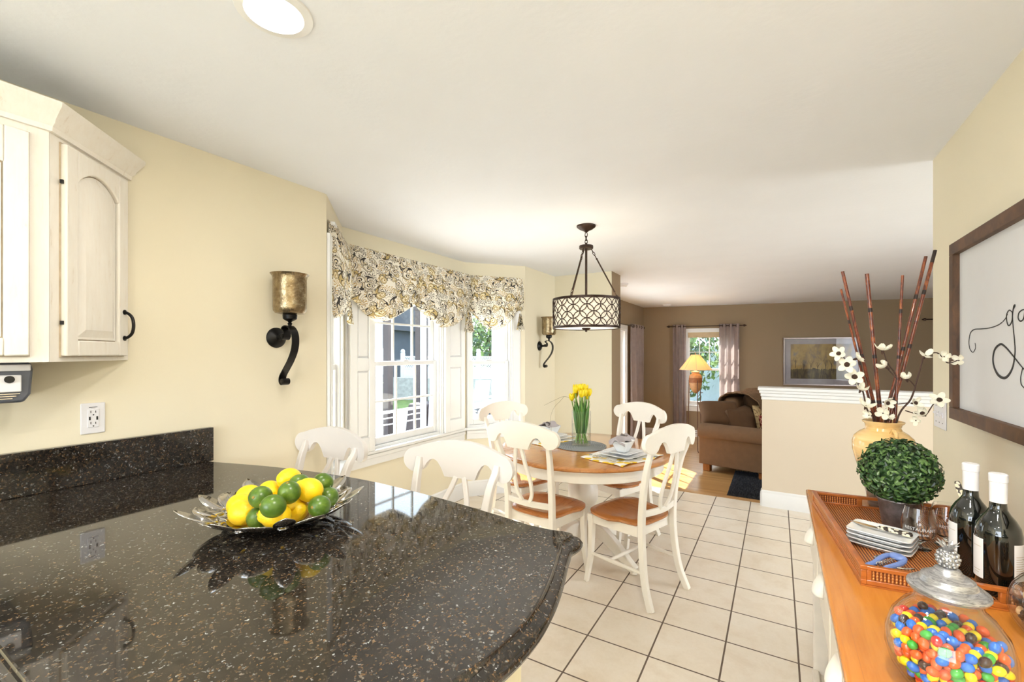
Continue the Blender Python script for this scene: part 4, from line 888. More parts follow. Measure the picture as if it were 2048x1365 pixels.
def setting(cx, cy, rz, near):
    s = 'near the right-hand dining chair' if near else 'on the window side of the table'
    m = MB(); nx, ny = 22, 16
    def f(u, v):
        x, y = (u - .5) * .46, (v - .5) * .33; return (x + .008 * math.sin(v * 7), y + .01 * math.sin(u * 8), .004 + .006 * max(0, math.sin(u * 9 + v * 4)) * (abs(v - .5) > .3))
    m.grid(f, nx, ny); tag(m.build('placemat', M['placemat'], loc=(cx, cy, TZ), rot=(0, 0, rz), solid=.0025, smooth=60), 'yellow and white printed placemat ' + s, 'placemat', 'printed placemats')
    sq_plate(.255, 1, 'square_plate', 'large white square plate, lower of its pair, ' + s, (cx, cy, TZ + .0125), rz + .05, group='white square plates'); sq_plate(.20, 1, 'square_plate', 'small white square plate, upper of its pair, ' + s, (cx, cy, TZ + .0300), rz + .1, group='white square plates', rim=.010)
    sq_bowl((cx, cy, TZ + .0350 + .002), rz + .12, 'white square bowl ' + s)
    def g(u, v): a = (u - .5) * .17; b = (v - .5) * .105; return (a, b + .012 * math.sin(u * 5), .010 + .016 * math.cos(b * 60) + .016 * math.sin(u * 4.5 + .5) + .006 * math.sin(v * 14 + u * 6))
    m = MB(); m.grid(g, 18, 12); n_ = m.build('cloth_napkin', M['napkin'], loc=(cx - .012, cy + .005, TZ + .106), rot=(0, -.28, rz + .3), solid=.004, smooth=60); tag(n_, 'grey folded cloth napkin in the bowl ' + s, 'napkin', 'grey napkins')
    m = MB(); m.torus((.045, 0, .004), .018, .006, 18, 8, Euler((0, 1.35, 0)))
    for k in range(22): q = Vector((random.uniform(.028, .062), random.uniform(-.024, .024), random.uniform(-.004, .022))); m.ico(q, .0065, 1, (1, .7, .5))
    m.build('napkin_ring', plain('pewter_leaf_ring', rgb(120, 112, 108), .5, .6), n_)
    # cutlery on the left of the plates
    R3 = Matrix.Rotation(rz, 3, 'Z')
    for k, nm in enumerate(('fork', 'spoon')):
        p = Vector((cx, cy, TZ + .011)) + R3 @ Vector((-.158 - .028 * k, .0, 0)); m = MB(); P_ = catmull([(0, -.085, .003), (0, -.02, .004), (0, .045, .002), (0, .06, .004)], 4); m.bar(P_, [.011, .010, .009, .008, .007, .006, .006, .006, .006, .006, .006, .006, .007], .0022, (1, 0, 0))
        if nm == 'spoon': m.ico((0, .078, .005), .02, 2, (.62, 1, .16))
        else:
            m.box((0, .068, .004), (.020, .02, .0022))
            for q in range(4): m.box((-.0085 + q * .0057, .092, .005), (.0026, .032, .002))
        tag(m.build(nm, M['steel'], loc=p, rot=(0, 0, rz), smooth=30), f'steel {nm} beside the plates ' + s, nm, 'cutlery on the placemats')
setting(-.865, 2.860, 1.23, True); setting(-1.52, 3.14, 1.25 + PI, False)

# centre mat, vase and tulips
m = MB(); P_ = []
nt = 12
for i in range(nt * 40): a = 2 * PI * i / 40; rr = .006 + .0152 * i / 40; P_.append((rr * math.cos(a), rr * math.sin(a), .0045))
m.tube(P_, .0076, 6, flat=(.55, 1), up=(0, 0, 1)); t = NT('grey_woven_cord'); wv = t.n('ShaderNodeTexWave', wave_type='BANDS', bands_direction='DIAGONAL'); wv.inputs['Scale'].default_value = 60; t.l(t.coord(), wv.inputs['Vector'])
M['cord'] = t.set(Base_Color=t.ramp(wv.outputs['Fac'], [(.2, rgb(84, 88, 92)), (.8, rgb(176, 178, 176))]), Roughness=.85)
VX, VY = TX - .026, TY + .030
tag(m.build('round_woven_mat', M['cord'], loc=(VX, VY, TZ), smooth=60), 'round grey woven mat under the tulip vase', 'placemat')
VZ = TZ + .0095
r = thing('cylinder_vase', 'clear glass cylinder vase of water holding yellow tulips', 'vase', (VX, VY, VZ))
m = MB(); R_ = .069; m.lathe([(0, 0), (R_, 0), (R_, .248), (R_ - .004, .248), (R_ - .004, .014), (0, .014)], seg=40); m.build('glass_body', M['clear_glass'], r)
M['water'] = thin_glass('vase_water', (.93, .97, .94), .5, ior=1.33)
m = MB(); m.lathe([(0, .0145), (R_ - .0045, .0145), (R_ - .0045, .150), (0, .150)], seg=32); m.build('water', M['water'], r)
M['tulip'] = plain('yellow_tulip_petal', rgb(255, 220, 20), .45, var=.04, Subsurface_Weight=.2); M['stalk'] = plain('tulip_green', rgb(112, 150, 62), .5, var=.12, vscale=20, Subsurface_Weight=.1); M['blade'] = plain('tulip_leaf_green', rgb(84, 132, 62), .5, var=.14, vscale=14, Subsurface_Weight=.1)
def leaf_blade(m, p0, p1, bend, wd, n=10):
    p0, p1 = Vector(p0), Vector(p1); d = p1 - p0; side = d.cross(Vector((0, 0, 1))); side = side.normalized() if side.length > 1e-5 else Vector((1, 0, 0)); out_ = Vector((d.x, d.y, 0)); out_ = out_.normalized() if out_.length > 1e-5 else Vector((1, 0, 0))
    L_ = []
    for k in range(n + 1):
        u = k / n; c = p0 + d * u + out_ * bend * u * u; wv = wd * math.sin(PI * (u * .86 + .10)) * (1 - u ** 6); L_.append((m.av(c - side * wv / 2), m.av(c + out_ * -.006 * math.sin(PI * u)), m.av(c + side * wv / 2)))
    for a, b in zip(L_[:-1], L_[1:]): m.af((a[0], a[1], b[1], b[0])); m.af((a[1], a[2], b[2], b[1]))
ntul = 13; tops = []
for k in range(ntul):
    a = k * 2.399; rr = .070 * math.sqrt((k + .4) / ntul); tops.append((rr * math.cos(a), rr * math.sin(a), .362 + .050 * math.cos(rr * 28) + random.uniform(-.02, .02)))
lat = sorted(range(ntul), key=lambda i: tops[i][0] * .859 + tops[i][1] * .512); ORD = ['first', 'second', 'third', 'fourth', 'fifth', 'sixth', 'seventh', 'eighth', 'ninth', 'tenth', 'eleventh', 'twelfth', 'thirteenth']
hts = sorted(range(ntul), key=lambda i: -tops[i][2])
for k, tp in enumerate(tops):
    lab = f'yellow tulip, {"topmost" if k == hts[0] else "second highest" if k == hts[1] else "lowest" if k == hts[-1] else "standing"} in the glass cylinder vase'
    if k not in (hts[0], hts[1], hts[-1]): lab = 'yellow tulip, ' + ORD[lat.index(k)] + ' from the left of the tight bunch in the glass vase'
    r = thing('tulip', lab, 'tulip', (VX, VY, VZ + .016), 0, 'yellow tulips in the glass vase')
    a = math.atan2(tp[1], tp[0]) + 2.4; b0 = (.045 * math.cos(a), .045 * math.sin(a), 0.002)
    P_ = catmull([b0, (b0[0] * .55 + tp[0] * .35, b0[1] * .55 + tp[1] * .35, .11), (tp[0] * .80, tp[1] * .80, .25), (tp[0], tp[1], tp[2] - .022)], 5)
    m = MB(); m.tube(P_, .0042, 8); m.build('stem', M['stalk'], r)
    fl = MB()
    for q in range(6):
        aa = q * PI / 3 + k; inner = q % 2; c0 = Vector(tp) + Vector((0, 0, -.026))
        def pf(u, v, aa=aa, inner=inner, c0=c0):
            th = aa + (u - .5) * 1.5 * math.sin(PI * (v * .82 + .12)); rr_ = (.0215 - .002 * inner) * (math.sin(PI * (v * .62 + .10))) ** .8; return c0 + Vector((rr_ * math.cos(th), rr_ * math.sin(th), v * .056))
        fl.grid(pf, 5, 6)
    fl.build('bloom', M['tulip'], r, smooth=70, solid=.0008)
    lf = MB()
    for q in range(2):
        aa = random.uniform(0, 6.28); rr_ = random.uniform(.025, .055); leaf_blade(lf, (rr_ * .75 * math.cos(aa), rr_ * .75 * math.sin(aa), .07), (rr_ * math.cos(aa), rr_ * math.sin(aa), random.uniform(.27, .33)), .018, .046)
    lf.build('leaves', M['blade'], r, smooth=70, solid=.0008)
r = thing('curly_twig', 'thin curly twig arching left out of the tulip vase', 'twig', (VX, VY, VZ + .016)); m = MB(); ux, uy = -.86, -.51
def tw(pts, r0, r1): P_ = catmull([(ux * p[0], uy * p[0], p[1]) for p in pts], 6); n_ = len(P_); m.tube(P_, [lerp(r0, r1, i / n_) for i in range(n_)], 6)
tw([(-.02, .01), (.0, .15), (.03, .26), (.07, .315), (.125, .335), (.19, .31), (.27, .27)], .0022, .0007); tw([(.125, .335), (.155, .30), (.20, .25), (.225, .17), (.215, .08), (.23, .02)], .0010, .0005); tw([(.03, .26), (.06, .33), (.05, .36), (.02, .35)], .0012, .0005); m.build('twig_stems', plain('twig_brown', rgb(128, 116, 78), .7), r)

# ================================================================ pendant lamp
PX, PY = TX + .028, TY - .01
r = thing('drum_pendant_lamp', 'drum pendant lamp with bronze circle lattice hanging over the round table', 'pendant lamp', (PX, PY, 0))
m = MB(); m.lathe([(0, H - .0005), (.068, H - .0005), (.066, H - .010), (.045, H - .026), (.018, H - .038), (.008, H - .048), (0, H - .05)], seg=40); m.build('canopy', M['bronze'], r)
for k in range(4):
    m = MB(); zc = H - .066 - k * .0245; m.torus((0, 0, zc), .0125, .0028, 20, 8, Euler((PI / 2, 0, (k % 2) * PI / 2)), (.72, 1.35, 1)); m.build('chain_link', M['bronze'], r)
HB = 2.192
m = MB(); m.lathe([(0, HB + .012), (.048, HB + .012), (.050, HB + .008), (.050, HB - .008), (.046, HB - .012), (0, HB - .012)], seg=36); m.lathe([(0, HB + .035), (.007, HB + .033), (.009, HB + .012)], seg=16); m.build('hub', M['bronze'], r)
ZT, ZB, RS = 1.822, 1.612, .2365
m = MB(); m.tube([(0, 0, HB - .012), (0, 0, ZB - .01)], .0085, 12); m.build('center_rod', M['bronze'], r)
for k in range(3):
    a = .42 + k * 2 * PI / 3; c, s = math.cos(a), math.sin(a); p0 = Vector((c * .036, s * .036, HB - .012)); p1 = Vector((c * (RS - .012), s * (RS - .012), ZT)); d = (p1 - p0)
    m = MB(); m.tube([p0 + d * .20, p0 + d * .86], .005, 10); m.ico(p0 + d * .20, .0075, 1); m.ico(p0 + d * .86, .0075, 1); o = m.build('support_rod', M['bronze'], r)
    e = d.to_track_quat('Y', 'Z').to_euler(); 
    for f, tw_ in ((.04, 0), (.095, 1), (.155, 0), (.905, 0), (.96, 1)):
        m = MB(); m.torus(p0 + d * f, .0095, .0022, 16, 6, (Matrix(d.to_track_quat('Y', 'Z').to_matrix()) @ Matrix.Rotation(tw_ * PI / 2, 3, 'Y')).to_euler(), (.7, 1.5, 1)); m.build('chain_link', M['bronze'], o)
t = NT('lit_linen_shade'); M['shade'] = t.set(Base_Color=rgb(250, 238, 215), Emission_Color=(1, .87, .68, 1), Emission_Strength=.25, Roughness=.8)
m = MB(); m.lathe([(RS - .010, ZT - .004), (RS - .010, ZB + .004), (RS - .012, ZB + .004), (RS - .012, ZT - .004)], closed=True, seg=72); m.build('inner_shade', M['shade'], r)
m = MB(); m.lathe([(0, ZB + .006), (RS - .013, ZB + .006), (RS - .013, ZB + .009), (0, ZB + .009)], seg=64); m.build('diffuser', emit('glowing_diffuser', (1, .93, .80, 1), 1.0), r)
m = MB()
for z0_, z1_ in ((ZB - .002, ZB + .014), (ZT - .014, ZT + .002)): m.lathe([(RS + .002, z0_), (RS + .002, z1_), (RS - .004, z1_), (RS - .004, z0_)], closed=True, seg=72)
m.build('rim_band', M['bronze'], r)
nc = 26; pitch = 2 * PI * RS / nc; Hh = (ZT - ZB - .024); m = MB(); rc = Hh / 3 / 2 * 1.42; rowsz = [ZB + .012 + Hh * (i + .5) / 3 - 0 for i in range(3)]
rows = [ZB + .012 + Hh * i / 2.5 for i in range(3)]
sp = Hh / 2; nc = 16; rc = sp / 2; rx = PI * RS / nc
for i in range(0, 5):
    zc = ZB + .012 + sp * .5 * i
    for k in range(nc):
        a = 2 * PI * (k + (.5 if i % 2 else 0)) / nc; pts = []
        for q in range(33):
            b = 2 * PI * q / 32 - PI / 2 * (1 if i < 2 else -1 if i > 2 else 1); z = zc + rc * math.sin(b); aa = a + rx * math.cos(b) / RS; pts.append((z, aa))
        run = []
        for z, aa in pts + [(99, 0)]:
            if ZB + .010 <= z <= ZT - .010: run.append((RS * math.cos(aa), RS * math.sin(aa), z))
            else:
                if len(run) > 1: m.tube(run, .0030, 5, caps=False)
                run = []
m.build('circle_lattice', M['bronze'], r, smooth=50)
m = MB(); m.lathe([(0, ZB + .006), (.030, ZB + .005), (.033, ZB - .001), (.020, ZB - .010), (.008, ZB - .014), (.008, ZB - .022), (0, ZB - .026)], seg=28); m.build('finial', M['bronze'], r)
pl_ = bpy.data.lights.new('pendant_bulb', 'POINT'); pl_.energy = 1.2; pl_.color = (1, .85, .62); pl_.shadow_soft_size = .05; o = bpy.data.objects.new('pendant_bulb', pl_); COL.objects.link(o); o.location = (PX, PY, 1.72)

# ================================================================ wall sconces
t = NT('antiqued_mercury_glass'); n = t.noise(t.coord(), 22, 6, .75); n2 = t.noise(t.coord(), 90, 3)
M['mercury'] = t.set(Base_Color=t.ramp(n.outputs[0], [(.25, rgb(84, 68, 46)), (.5, rgb(146, 128, 98)), (.75, rgb(190, 178, 150))]), Metallic=.85, Roughness=t.math('MULTIPLY_ADD', n.outputs[0], .25, .12)); t.bump(n2.outputs[0], .5, .004)
def sconce(loc, rz, label):
    # local: wall plane y=0, room on -y; x along the wall
    r = thing('wall_sconce', label, 'sconce', loc, rz, 'iron candle sconces with mercury glass cups'); yc = -.115
    X90 = Matrix.Rotation(PI / 2, 3, 'X')
    m = MB(); m.lathe([(0, .001), (.052, .001), (.052, .006), (.040, .018), (.015, .028), (.010, .05), (.012, .060), (0, .06)], (-.0, 0, .0), 32, axis=X90); m.build('wall_plate', M['black_iron'], r)
    m = MB(); S_ = [(yc + .055, .012), (yc + .050, -.006), (yc + .032, -.010), (yc + .020, .006), (yc + .022, .030), (yc + .040, .046), (yc + .014, .058), (yc - .016, .050), (yc - .042, .022), (yc - .050, -.020), (yc - .040, -.068), (yc - .010, -.118), (yc + .030, -.165), (yc + .055, -.195), (yc + .060, -.222), (yc + .045, -.238), (yc + .028, -.232), (yc + .024, -.218), (yc + .034, -.208)]
    m.bar(catmull([(0, y, z) for y, z in S_[:]], 5), .038, .0045, (1, 0, 0)); m.build('scroll_bracket', M['black_iron'], r, smooth=50)
    m = MB(); m.tube([(-.019, yc + .040, -.221), (.019, yc + .040, -.221)], .012, 16); m.tube([(-.022, yc + .033, .008), (.022, yc + .033, .008)], .012, 16); m.build('scroll_pin', M['black_iron'], r)
    m = MB(); m.lathe([(0, .050), (.008, .050), (.008, .062), (.012, .068), (.007, .074), (.011, .080), (.020, .084), (.032, .092), (.034, .112), (.030, .116), (0, .116)], (0, yc - .004, 0), 28); m.build('cup_holder', M['black_iron'], r)
    m = MB(); m.lathe([(0, .1165), (.045, .1165), (.066, .120), (.076, .132), (.078, .15), (.078, .29), (.081, .305), (.090, .316), (.088, .317), (.0785, .306), (.0755, .29), (.0755, .15), (.072, .134), (.062, .124), (0, .121)], (0, yc - .004, 0), 48); m.build('glass_cup', M['mercury'], r)
    m = MB(); m.lathe([(0, .122), (.035, .122), (.035, .20), (0, .20)], (0, yc - .004, 0), 24); m.build('candle', M['chair'], r)
sconce((-2.216, 1.345, 1.516), PI / 2, 'black iron scroll sconce with mercury glass cup beside the bay window, nearest the cabinets')
sconce((-2.27, 4.40, 1.516), PI / 2, 'black iron scroll sconce with mercury glass cup between the bay and the pier')

# ================================================================ valances
def valance(A, B, lobes, label, drop_l, drop_r, z_top=2.21, z_mid=1.86, z_low=1.672, seedk=0.0, tail=(), edge=0):
    # A->B runs along the window head on the room side; n points into the room
    A, B = Vector(A), Vector(B); d = B - A; L_ = d.length; d.normalize(); n = Vector((d.y, -d.x)); m = MB(); NU, NV = int(70 * L_ / .6), 44
    def low(s):
        for a, b, zl in lobes:
            if a <= s <= b: k = (s - a) / (b - a); return lerp(zl[1], zl[0], math.sin(PI * k) ** .85)
        return z_mid
    def gath(s):
        g = 0
        for a, b, zl in lobes:
            for e in (a, b): g = max(g, math.exp(-((s - e) / .045) ** 2))
        return g
    def f(u, v):
        s = u * L_; zl = low(s); g = gath(s); vv = v
        z = z_top - (z_top - zl) * vv; z += 0
        if v == 1.0: z -= 0
        body = .035 + .035 * math.sin(PI * min(1, vv * 1.05)) + .05 * vv * (1 - g) * (.6 + .4 * math.sin(s * 21 + 1))
        pleat = g * vv * .014 * math.sin(s * 260 + vv * 5) + g * vv * -.012
        horiz = .006 * (1 - g) * math.sin(vv * 24 + 2.5 * math.sin(s * 9 + seedk)) * smoothstep((vv - .45) / .3)
        if vv > .93: body -= .045 * ((vv - .93) / .07) ; z += .010 * ((vv - .93) / .07)
        y = (body + pleat + horiz) * (1 if not edge else smoothstep(s / edge) * .9 + .1); p = A + d * s + n * y
        return (p.x, p.y, z)
    def uvf(u, v): s = u * L_; return (s * 1.0 + seedk, 2 - v * (z_top - low(s)) * 1.12 + .02 * gath(s) * math.sin(s * 200))
    m.grid(f, NU, NV, uvf)
    o = m.build('balloon_valance', M['paisley'], smooth=70); tag(o, label, 'valance', 'paisley balloon valances of the bay'); 
    # mounting board behind the cloth and gathered tails at the ties
    b = MB(); b.bar([(*(A + d * .04 + n * .018), z_top - .010), (*(B + n * .018), z_top - .010)], .030, .018, (n.x, n.y, 0)); b.build('mounting_board', M['trim'], o)
    for (s, zt, zb, wd) in tail:
        c = A + d * s; q = MB()
        def tf(u, v, c=c, zt=zt, zb=zb, wd=wd):
            wv = wd * (.25 + .75 * v ** 1.3); x = (u - .5) * wv; yy = .065 + .012 * math.sin(u * 40) * (.3 + v); p = c + d * x + n * yy; return (p.x, p.y, lerp(zt, zb, v) + .010 * math.sin(u * 23) * v)
        q.grid(tf, 40, 12, lambda u, v: (s + u * wd, 1 - v * (zt - zb))); q.build('gathered_tail', M['paisley'], o, smooth=70)
    return o
valance((-2.227, 1.660), (-2.640, 2.085), [(-.25, .50, (1.64, 1.74))], 'paisley valance seen edge-on at the left side of the bay', 0, 0, tail=((.50, 1.80, 1.645, .16),), seedk=.37, edge=.16)
valance((-2.635, 2.115), (-2.635, 3.565), [(-.03, .67, (1.675, 1.875)), (.67, 1.44, (1.662, 1.875))], 'paisley valance over the middle window with two scallops', 0, 0, tail=((.67, 1.93, 1.83, .07), (1.38, 1.86, 1.645, .16)))
valance((-2.652, 3.585), (-2.285, 4.02), [(.02, .53, (1.665, 1.865))], 'paisley valance over the narrow right window with one scallop', 0, 0, tail=((.535, 1.84, 1.675, .09),), seedk=.8)

# ================================================================ sideboard by the right wall
SX0, SX1, SY0, SY1, ST = .104, .612, .955, 2.266, .860
r = thing('sideboard', 'cream sideboard with honey wood top along the right wall', 'sideboard')
m = MB(); m.bx(SX0, SX1, SY0, SY1, ST - .024, ST - .001); o = m.build('wood_top', M['sideboard_wood'], r, bevel=.006, bseg=3)
m = MB(); k = .028; m.bx(SX0 + k, SX1 - k, SY0 + k, SY1 - k, ST - .0012, ST); m.build('inset_panel', M['sideboard_wood'], o, smooth=0)
bx0, bx1, by0, by1 = SX0 + .024, SX1 - .01, SY0 + .02, SY1 - .02
m = MB(); m.bx(bx0 + .004, bx1, by0, by1, .62, ST - .0245); m.bx(bx0 + .02, bx1, by0, by1, .10, .13); m.bx(bx1 - .012, bx1, by0, by1, .13, .62)
for y in (by0, by0 + .42, by0 + .85, by1 - .03): m.bx(bx0 + .02, bx1 - .012, y, y + .022, .13, .62)
m.build('body', M['sideboard_paint'], r, bevel=.002)
for y in (by0, by1 - .05):
    for x in (bx0, bx1 - .05): m = MB(); m.bx(x, x + .05, y, y + .05, 0.001, .62); m.build('leg', M['sideboard_paint'], r, bevel=.003)
m = MB(); m.bx(bx0 - .006, bx0 + .02, by0 + .05, by1 - .05, .085, .145); m.build('shelf_rail', M['sideboard_paint'], r, bevel=.006)
yw = (by1 - by0) / 3
for k in range(3):
    y0 = by0 + k * yw + .012; y1 = by0 + (k + 1) * yw - .012; d = MB(); d.bx(bx0 - .012, bx0 + .003, y0, y1, .640, .815); dr = d.build('drawer', M['sideboard_paint'], r, bevel=.004)
    yc = (.0, 0, 0)[k] + (y0 + y1) / 2; zc = .735; m = MB()
    # half-round bin pull
    def cup(u, v, yc=yc, zc=zc): a = PI * u; e = v * PI / 2; return (bx0 - .0125 - .026 * math.sin(e) * (math.sin(a) ** .7 if 0 < u < 1 else 0), yc - .042 * math.cos(a) * (.55 + .45 * math.cos(e - .4)), zc + .030 - .046 * (v ** 1.1) + .012 * math.sin(a) * (1 - v))
    m.grid(cup, 20, 8); m.build('bin_pull', M['chair'], dr, smooth=70, solid=.003)
r = thing('magazine_stack', 'upright magazines on the lower shelf of the sideboard', 'magazines', (bx0 + .13, by0 + .62, .1305))
for k in range(5): m = MB(); m.bx(-.10, .14, k * .012 - .03, k * .012 - .022, 0, .29 - .01 * (k % 2)); m.build('magazine', (M['dark'], M['white_china'], plain('blue_cover', rgb(40, 90, 140), .4), M['dark'], M['white_china'])[k], r, smooth=0)

# tray with woven floor
TA = math.radians(5.5); TO = Vector((.178, 1.392, ST + .0005))
r = thing('serving_tray', 'red brown wood and wicker serving tray on the sideboard', 'tray', TO, TA); TW, TL, TH = .405, .665, .050
m = MB(); m.bx(.012, TW - .012, .012, TL - .012, .004, .010); m.build('woven_floor', M['wicker'], r, smooth=0)
m = MB(); m.bx(.0, TW, 0, TL, 0, .004); m.build('base_board', M['tray_wood'], r, smooth=0)
for nm, x0, x1, y0, y1, long_ in (('left', 0, .012, 0, TL, 1), ('right', TW - .012, TW, 0, TL, 1), ('near', .012, TW - .012, 0, .012, 0), ('far', .012, TW - .012, TL - .012, TL, 0)):
    m = MB()
    if long_: m.bx(x0, x1, y0, y1, .004, .016); m.bx(x0 - .001, x1 + .001, y0, y1, TH - .010, TH); m.bx(x0, x1, y0, .02, .016, TH - .010); m.bx(x0, x1, y1 - .02, y1, .016, TH - .010)
    else:
        m.bx(x0, x1, y0, y1, .004, .016); m.bx(x0, x1, y0 - .001, y1 + .001, TH - .010, TH); hc = TW / 2
        m.bx(x0, x0 + .01, y0, y1, .016, TH - .010); m.bx(x1 - .01, x1, y0, y1, .016, TH - .010); m.bx(hc - .065, hc - .050, y0, y1, .016, TH - .01); m.bx(hc + .050, hc + .065, y0, y1, .016, TH - .01)
    s_ = m.build('tray_side', M['tray_wood'], r, bevel=.0015)
    for q_ in ([(x0 + .003, x1 - .003, y0 + .02, y1 - .02)] if long_ else [(x0 + .01, hc - .065, y0 + .003, y1 - .003), (hc + .065, x1 - .01, y0 + .003, y1 - .003)]):
        m = MB(); m.bx(*q_, .016, TH - .010); m.build('woven_inset', M['wicker'], s_, smooth=0)
TZ2 = ST + .0005 + .0105

# oblong plates, knife, corkscrew
PLC = (.262, 1.668); prz = math.radians(-21)
for k in range(4):
    sq_plate(.150, .76, 'serving_plate', ['bottom', 'second', 'third', 'topmost'][k] + ' white plate of the small stack in the wicker tray', (PLC[0], PLC[1], TZ2 + .0005 + k * .0118), prz, group='stacked white plates in the tray', rim=.0095)
kz = TZ2 + .0005 + 3 * .0118 + .0145
r = thing('cheese_knife', 'small knife with floral ceramic handle lying on the stacked plates', 'knife', (.262, 1.672, kz), math.radians(-24))
m = MB(); m.prism([(-.078, .006), (-.070, .010), (-.05, .0115), (-.008, .009), (-.008, -.006), (-.05, -.008)], -.0006, .0008); m.build('blade', M['steel'], r)
t = NT('floral_ceramic'); vo = t.n('ShaderNodeTexVoronoi'); vo.inputs['Scale'].default_value = 110; t.l(t.coord(), vo.inputs['Vector']); M['floral'] = t.set(Base_Color=t.ramp(vo.outputs['Distance'], [(.2, rgb(240, 228, 190)), (.45, rgb(236, 226, 205)), (.6, rgb(60, 52, 48))]), Roughness=.15)
m = MB(); m.tube(catmull([(-.009, .001, .003), (.005, .0, .004), (.035, 0, .004), (.062, 0, .004), (.070, 0, .004)], 5), [.004] * 2 + [.0065] * 3 + [.009] * 5 + [.0095] * 3 + [.0098] * 4 + [.009, .008, .005, .002], 14, flat=(.7, 1)); m.build('handle', M['floral'], r)
M['blue_plastic'] = plain('periwinkle_plastic', rgb(112, 136, 196), .3, var=.03)
r = thing('corkscrew', 'periwinkle blue corkscrew lying at the near left of the tray', 'corkscrew', (.242, 1.487, TZ2 + .010), 0, rot=(0, .0, math.radians(-40)))
m = MB(); P_ = [(x * .9, y, z) for x, y, z in catmull([(0, .050, .018), (-.020, .040, .018), (-.022, .012, .014), (-.016, -.025, .008), (-.018, -.045, .004), (.018, -.045, .004), (.016, -.025, .008), (.022, .012, .014), (.020, .040, .018)], 5, closed=True)]; m.tube(P_, .0065, 10, closed=True); m.build('frame', M['blue_plastic'], r)
m = MB(); m.ico((0, .046, .020), .017, 3, (1.25, .9, .55)); m.build('turning_knob', M['blue_plastic'], r)
m = MB(); m.tube([(.0042 * math.cos(k * .7), .034 - k * .0011, .014 + .0042 * math.sin(k * .7)) for k in range(60)], .0011, 6); m.build('worm', M['steel'], r)
for sx in (-1, 1): m = MB(); m.tube(catmull([(sx * .020, .0, .010), (sx * .034, .012, .010), (sx * .040, .040, .008)], 5), .0022, 8); m.build('lever', M['steel'], r)

t = NT('blown_glass'); M['real_glass'] = t.set(Base_Color=(1, 1, 1, 1), Roughness=0.0, Transmission_Weight=1.0, IOR=1.46)
# stemless tasting glasses
def glass(x, y, label, sc=1.0, g=None):
    r = thing('tasting_glass', label, 'drinking glass', (x, y, TZ2 + .0005), 0, 'clear tasting glasses in the tray')
    o_ = [(0, 0), (.026, 0), (.028, .002), (.010, .006), (.006, .012), (.010, .020), (.030, .034), (.040, .055), (.0405, .072), (.036, .098), (.031, .120)]; i_ = [(.0300, .1200), (.035, .098), (.0393, .072), (.0385, .056), (.029, .036), (.006, .026), (0, .025)]
    m = MB(); m.lathe([(a * sc, b * sc) for a, b in o_ + i_], seg=48); m.build('glass_body', M['real_glass'], r)
    return r
t = NT('etched_frost'); M['etch'] = t.set(Base_Color=rgb(240, 240, 240), Roughness=.6, Alpha=.75)
def text_on(parent, s, size, mat, R, z, a_mid, name='etched_lettering', z_rot=0, depth=.0002):
    # letters bent around a vertical cylinder of radius R, facing azimuth a_mid
    cu = bpy.data.curves.new('tmp', 'FONT'); cu.body = s; cu.size = size; cu.align_x = 'CENTER'; cu.align_y = 'CENTER'; cu.resolution_u = 2
    ob = bpy.data.objects.new('tmp', cu); COL.objects.link(ob); bpy.context.view_layer.update(); me = bpy.data.meshes.new_from_object(ob.evaluated_get(bpy.context.evaluated_depsgraph_get())); bpy.data.objects.remove(ob)
    m = MB()
    for v in me.vertices: a = a_mid + v.co.x / R; m.av(((R + .0003) * math.cos(a), (R + .0003) * math.sin(a), z + v.co.y))
    for p in me.polygons: m.af(list(p.vertices))
    return m.build(name, mat, parent, smooth=0)
g1 = glass(.352, 1.712, 'clear tasting glass with etched lettering, left of its pair'); g2 = glass(.428, 1.775, 'clear tasting glass beside the wine bottles, right of its pair')
ac = math.atan2(-1.71, -.35)
text_on(g1, 'RESTAURANT', .012, M['etch'], .0405, .064, ac + .1); text_on(g1, 'WINE BAR', .008, M['etch'], .0400, .050, ac + .1)
text_on(g2, 'RESTAURANT', .010, M['etch'], .0405, .064, ac + .3)

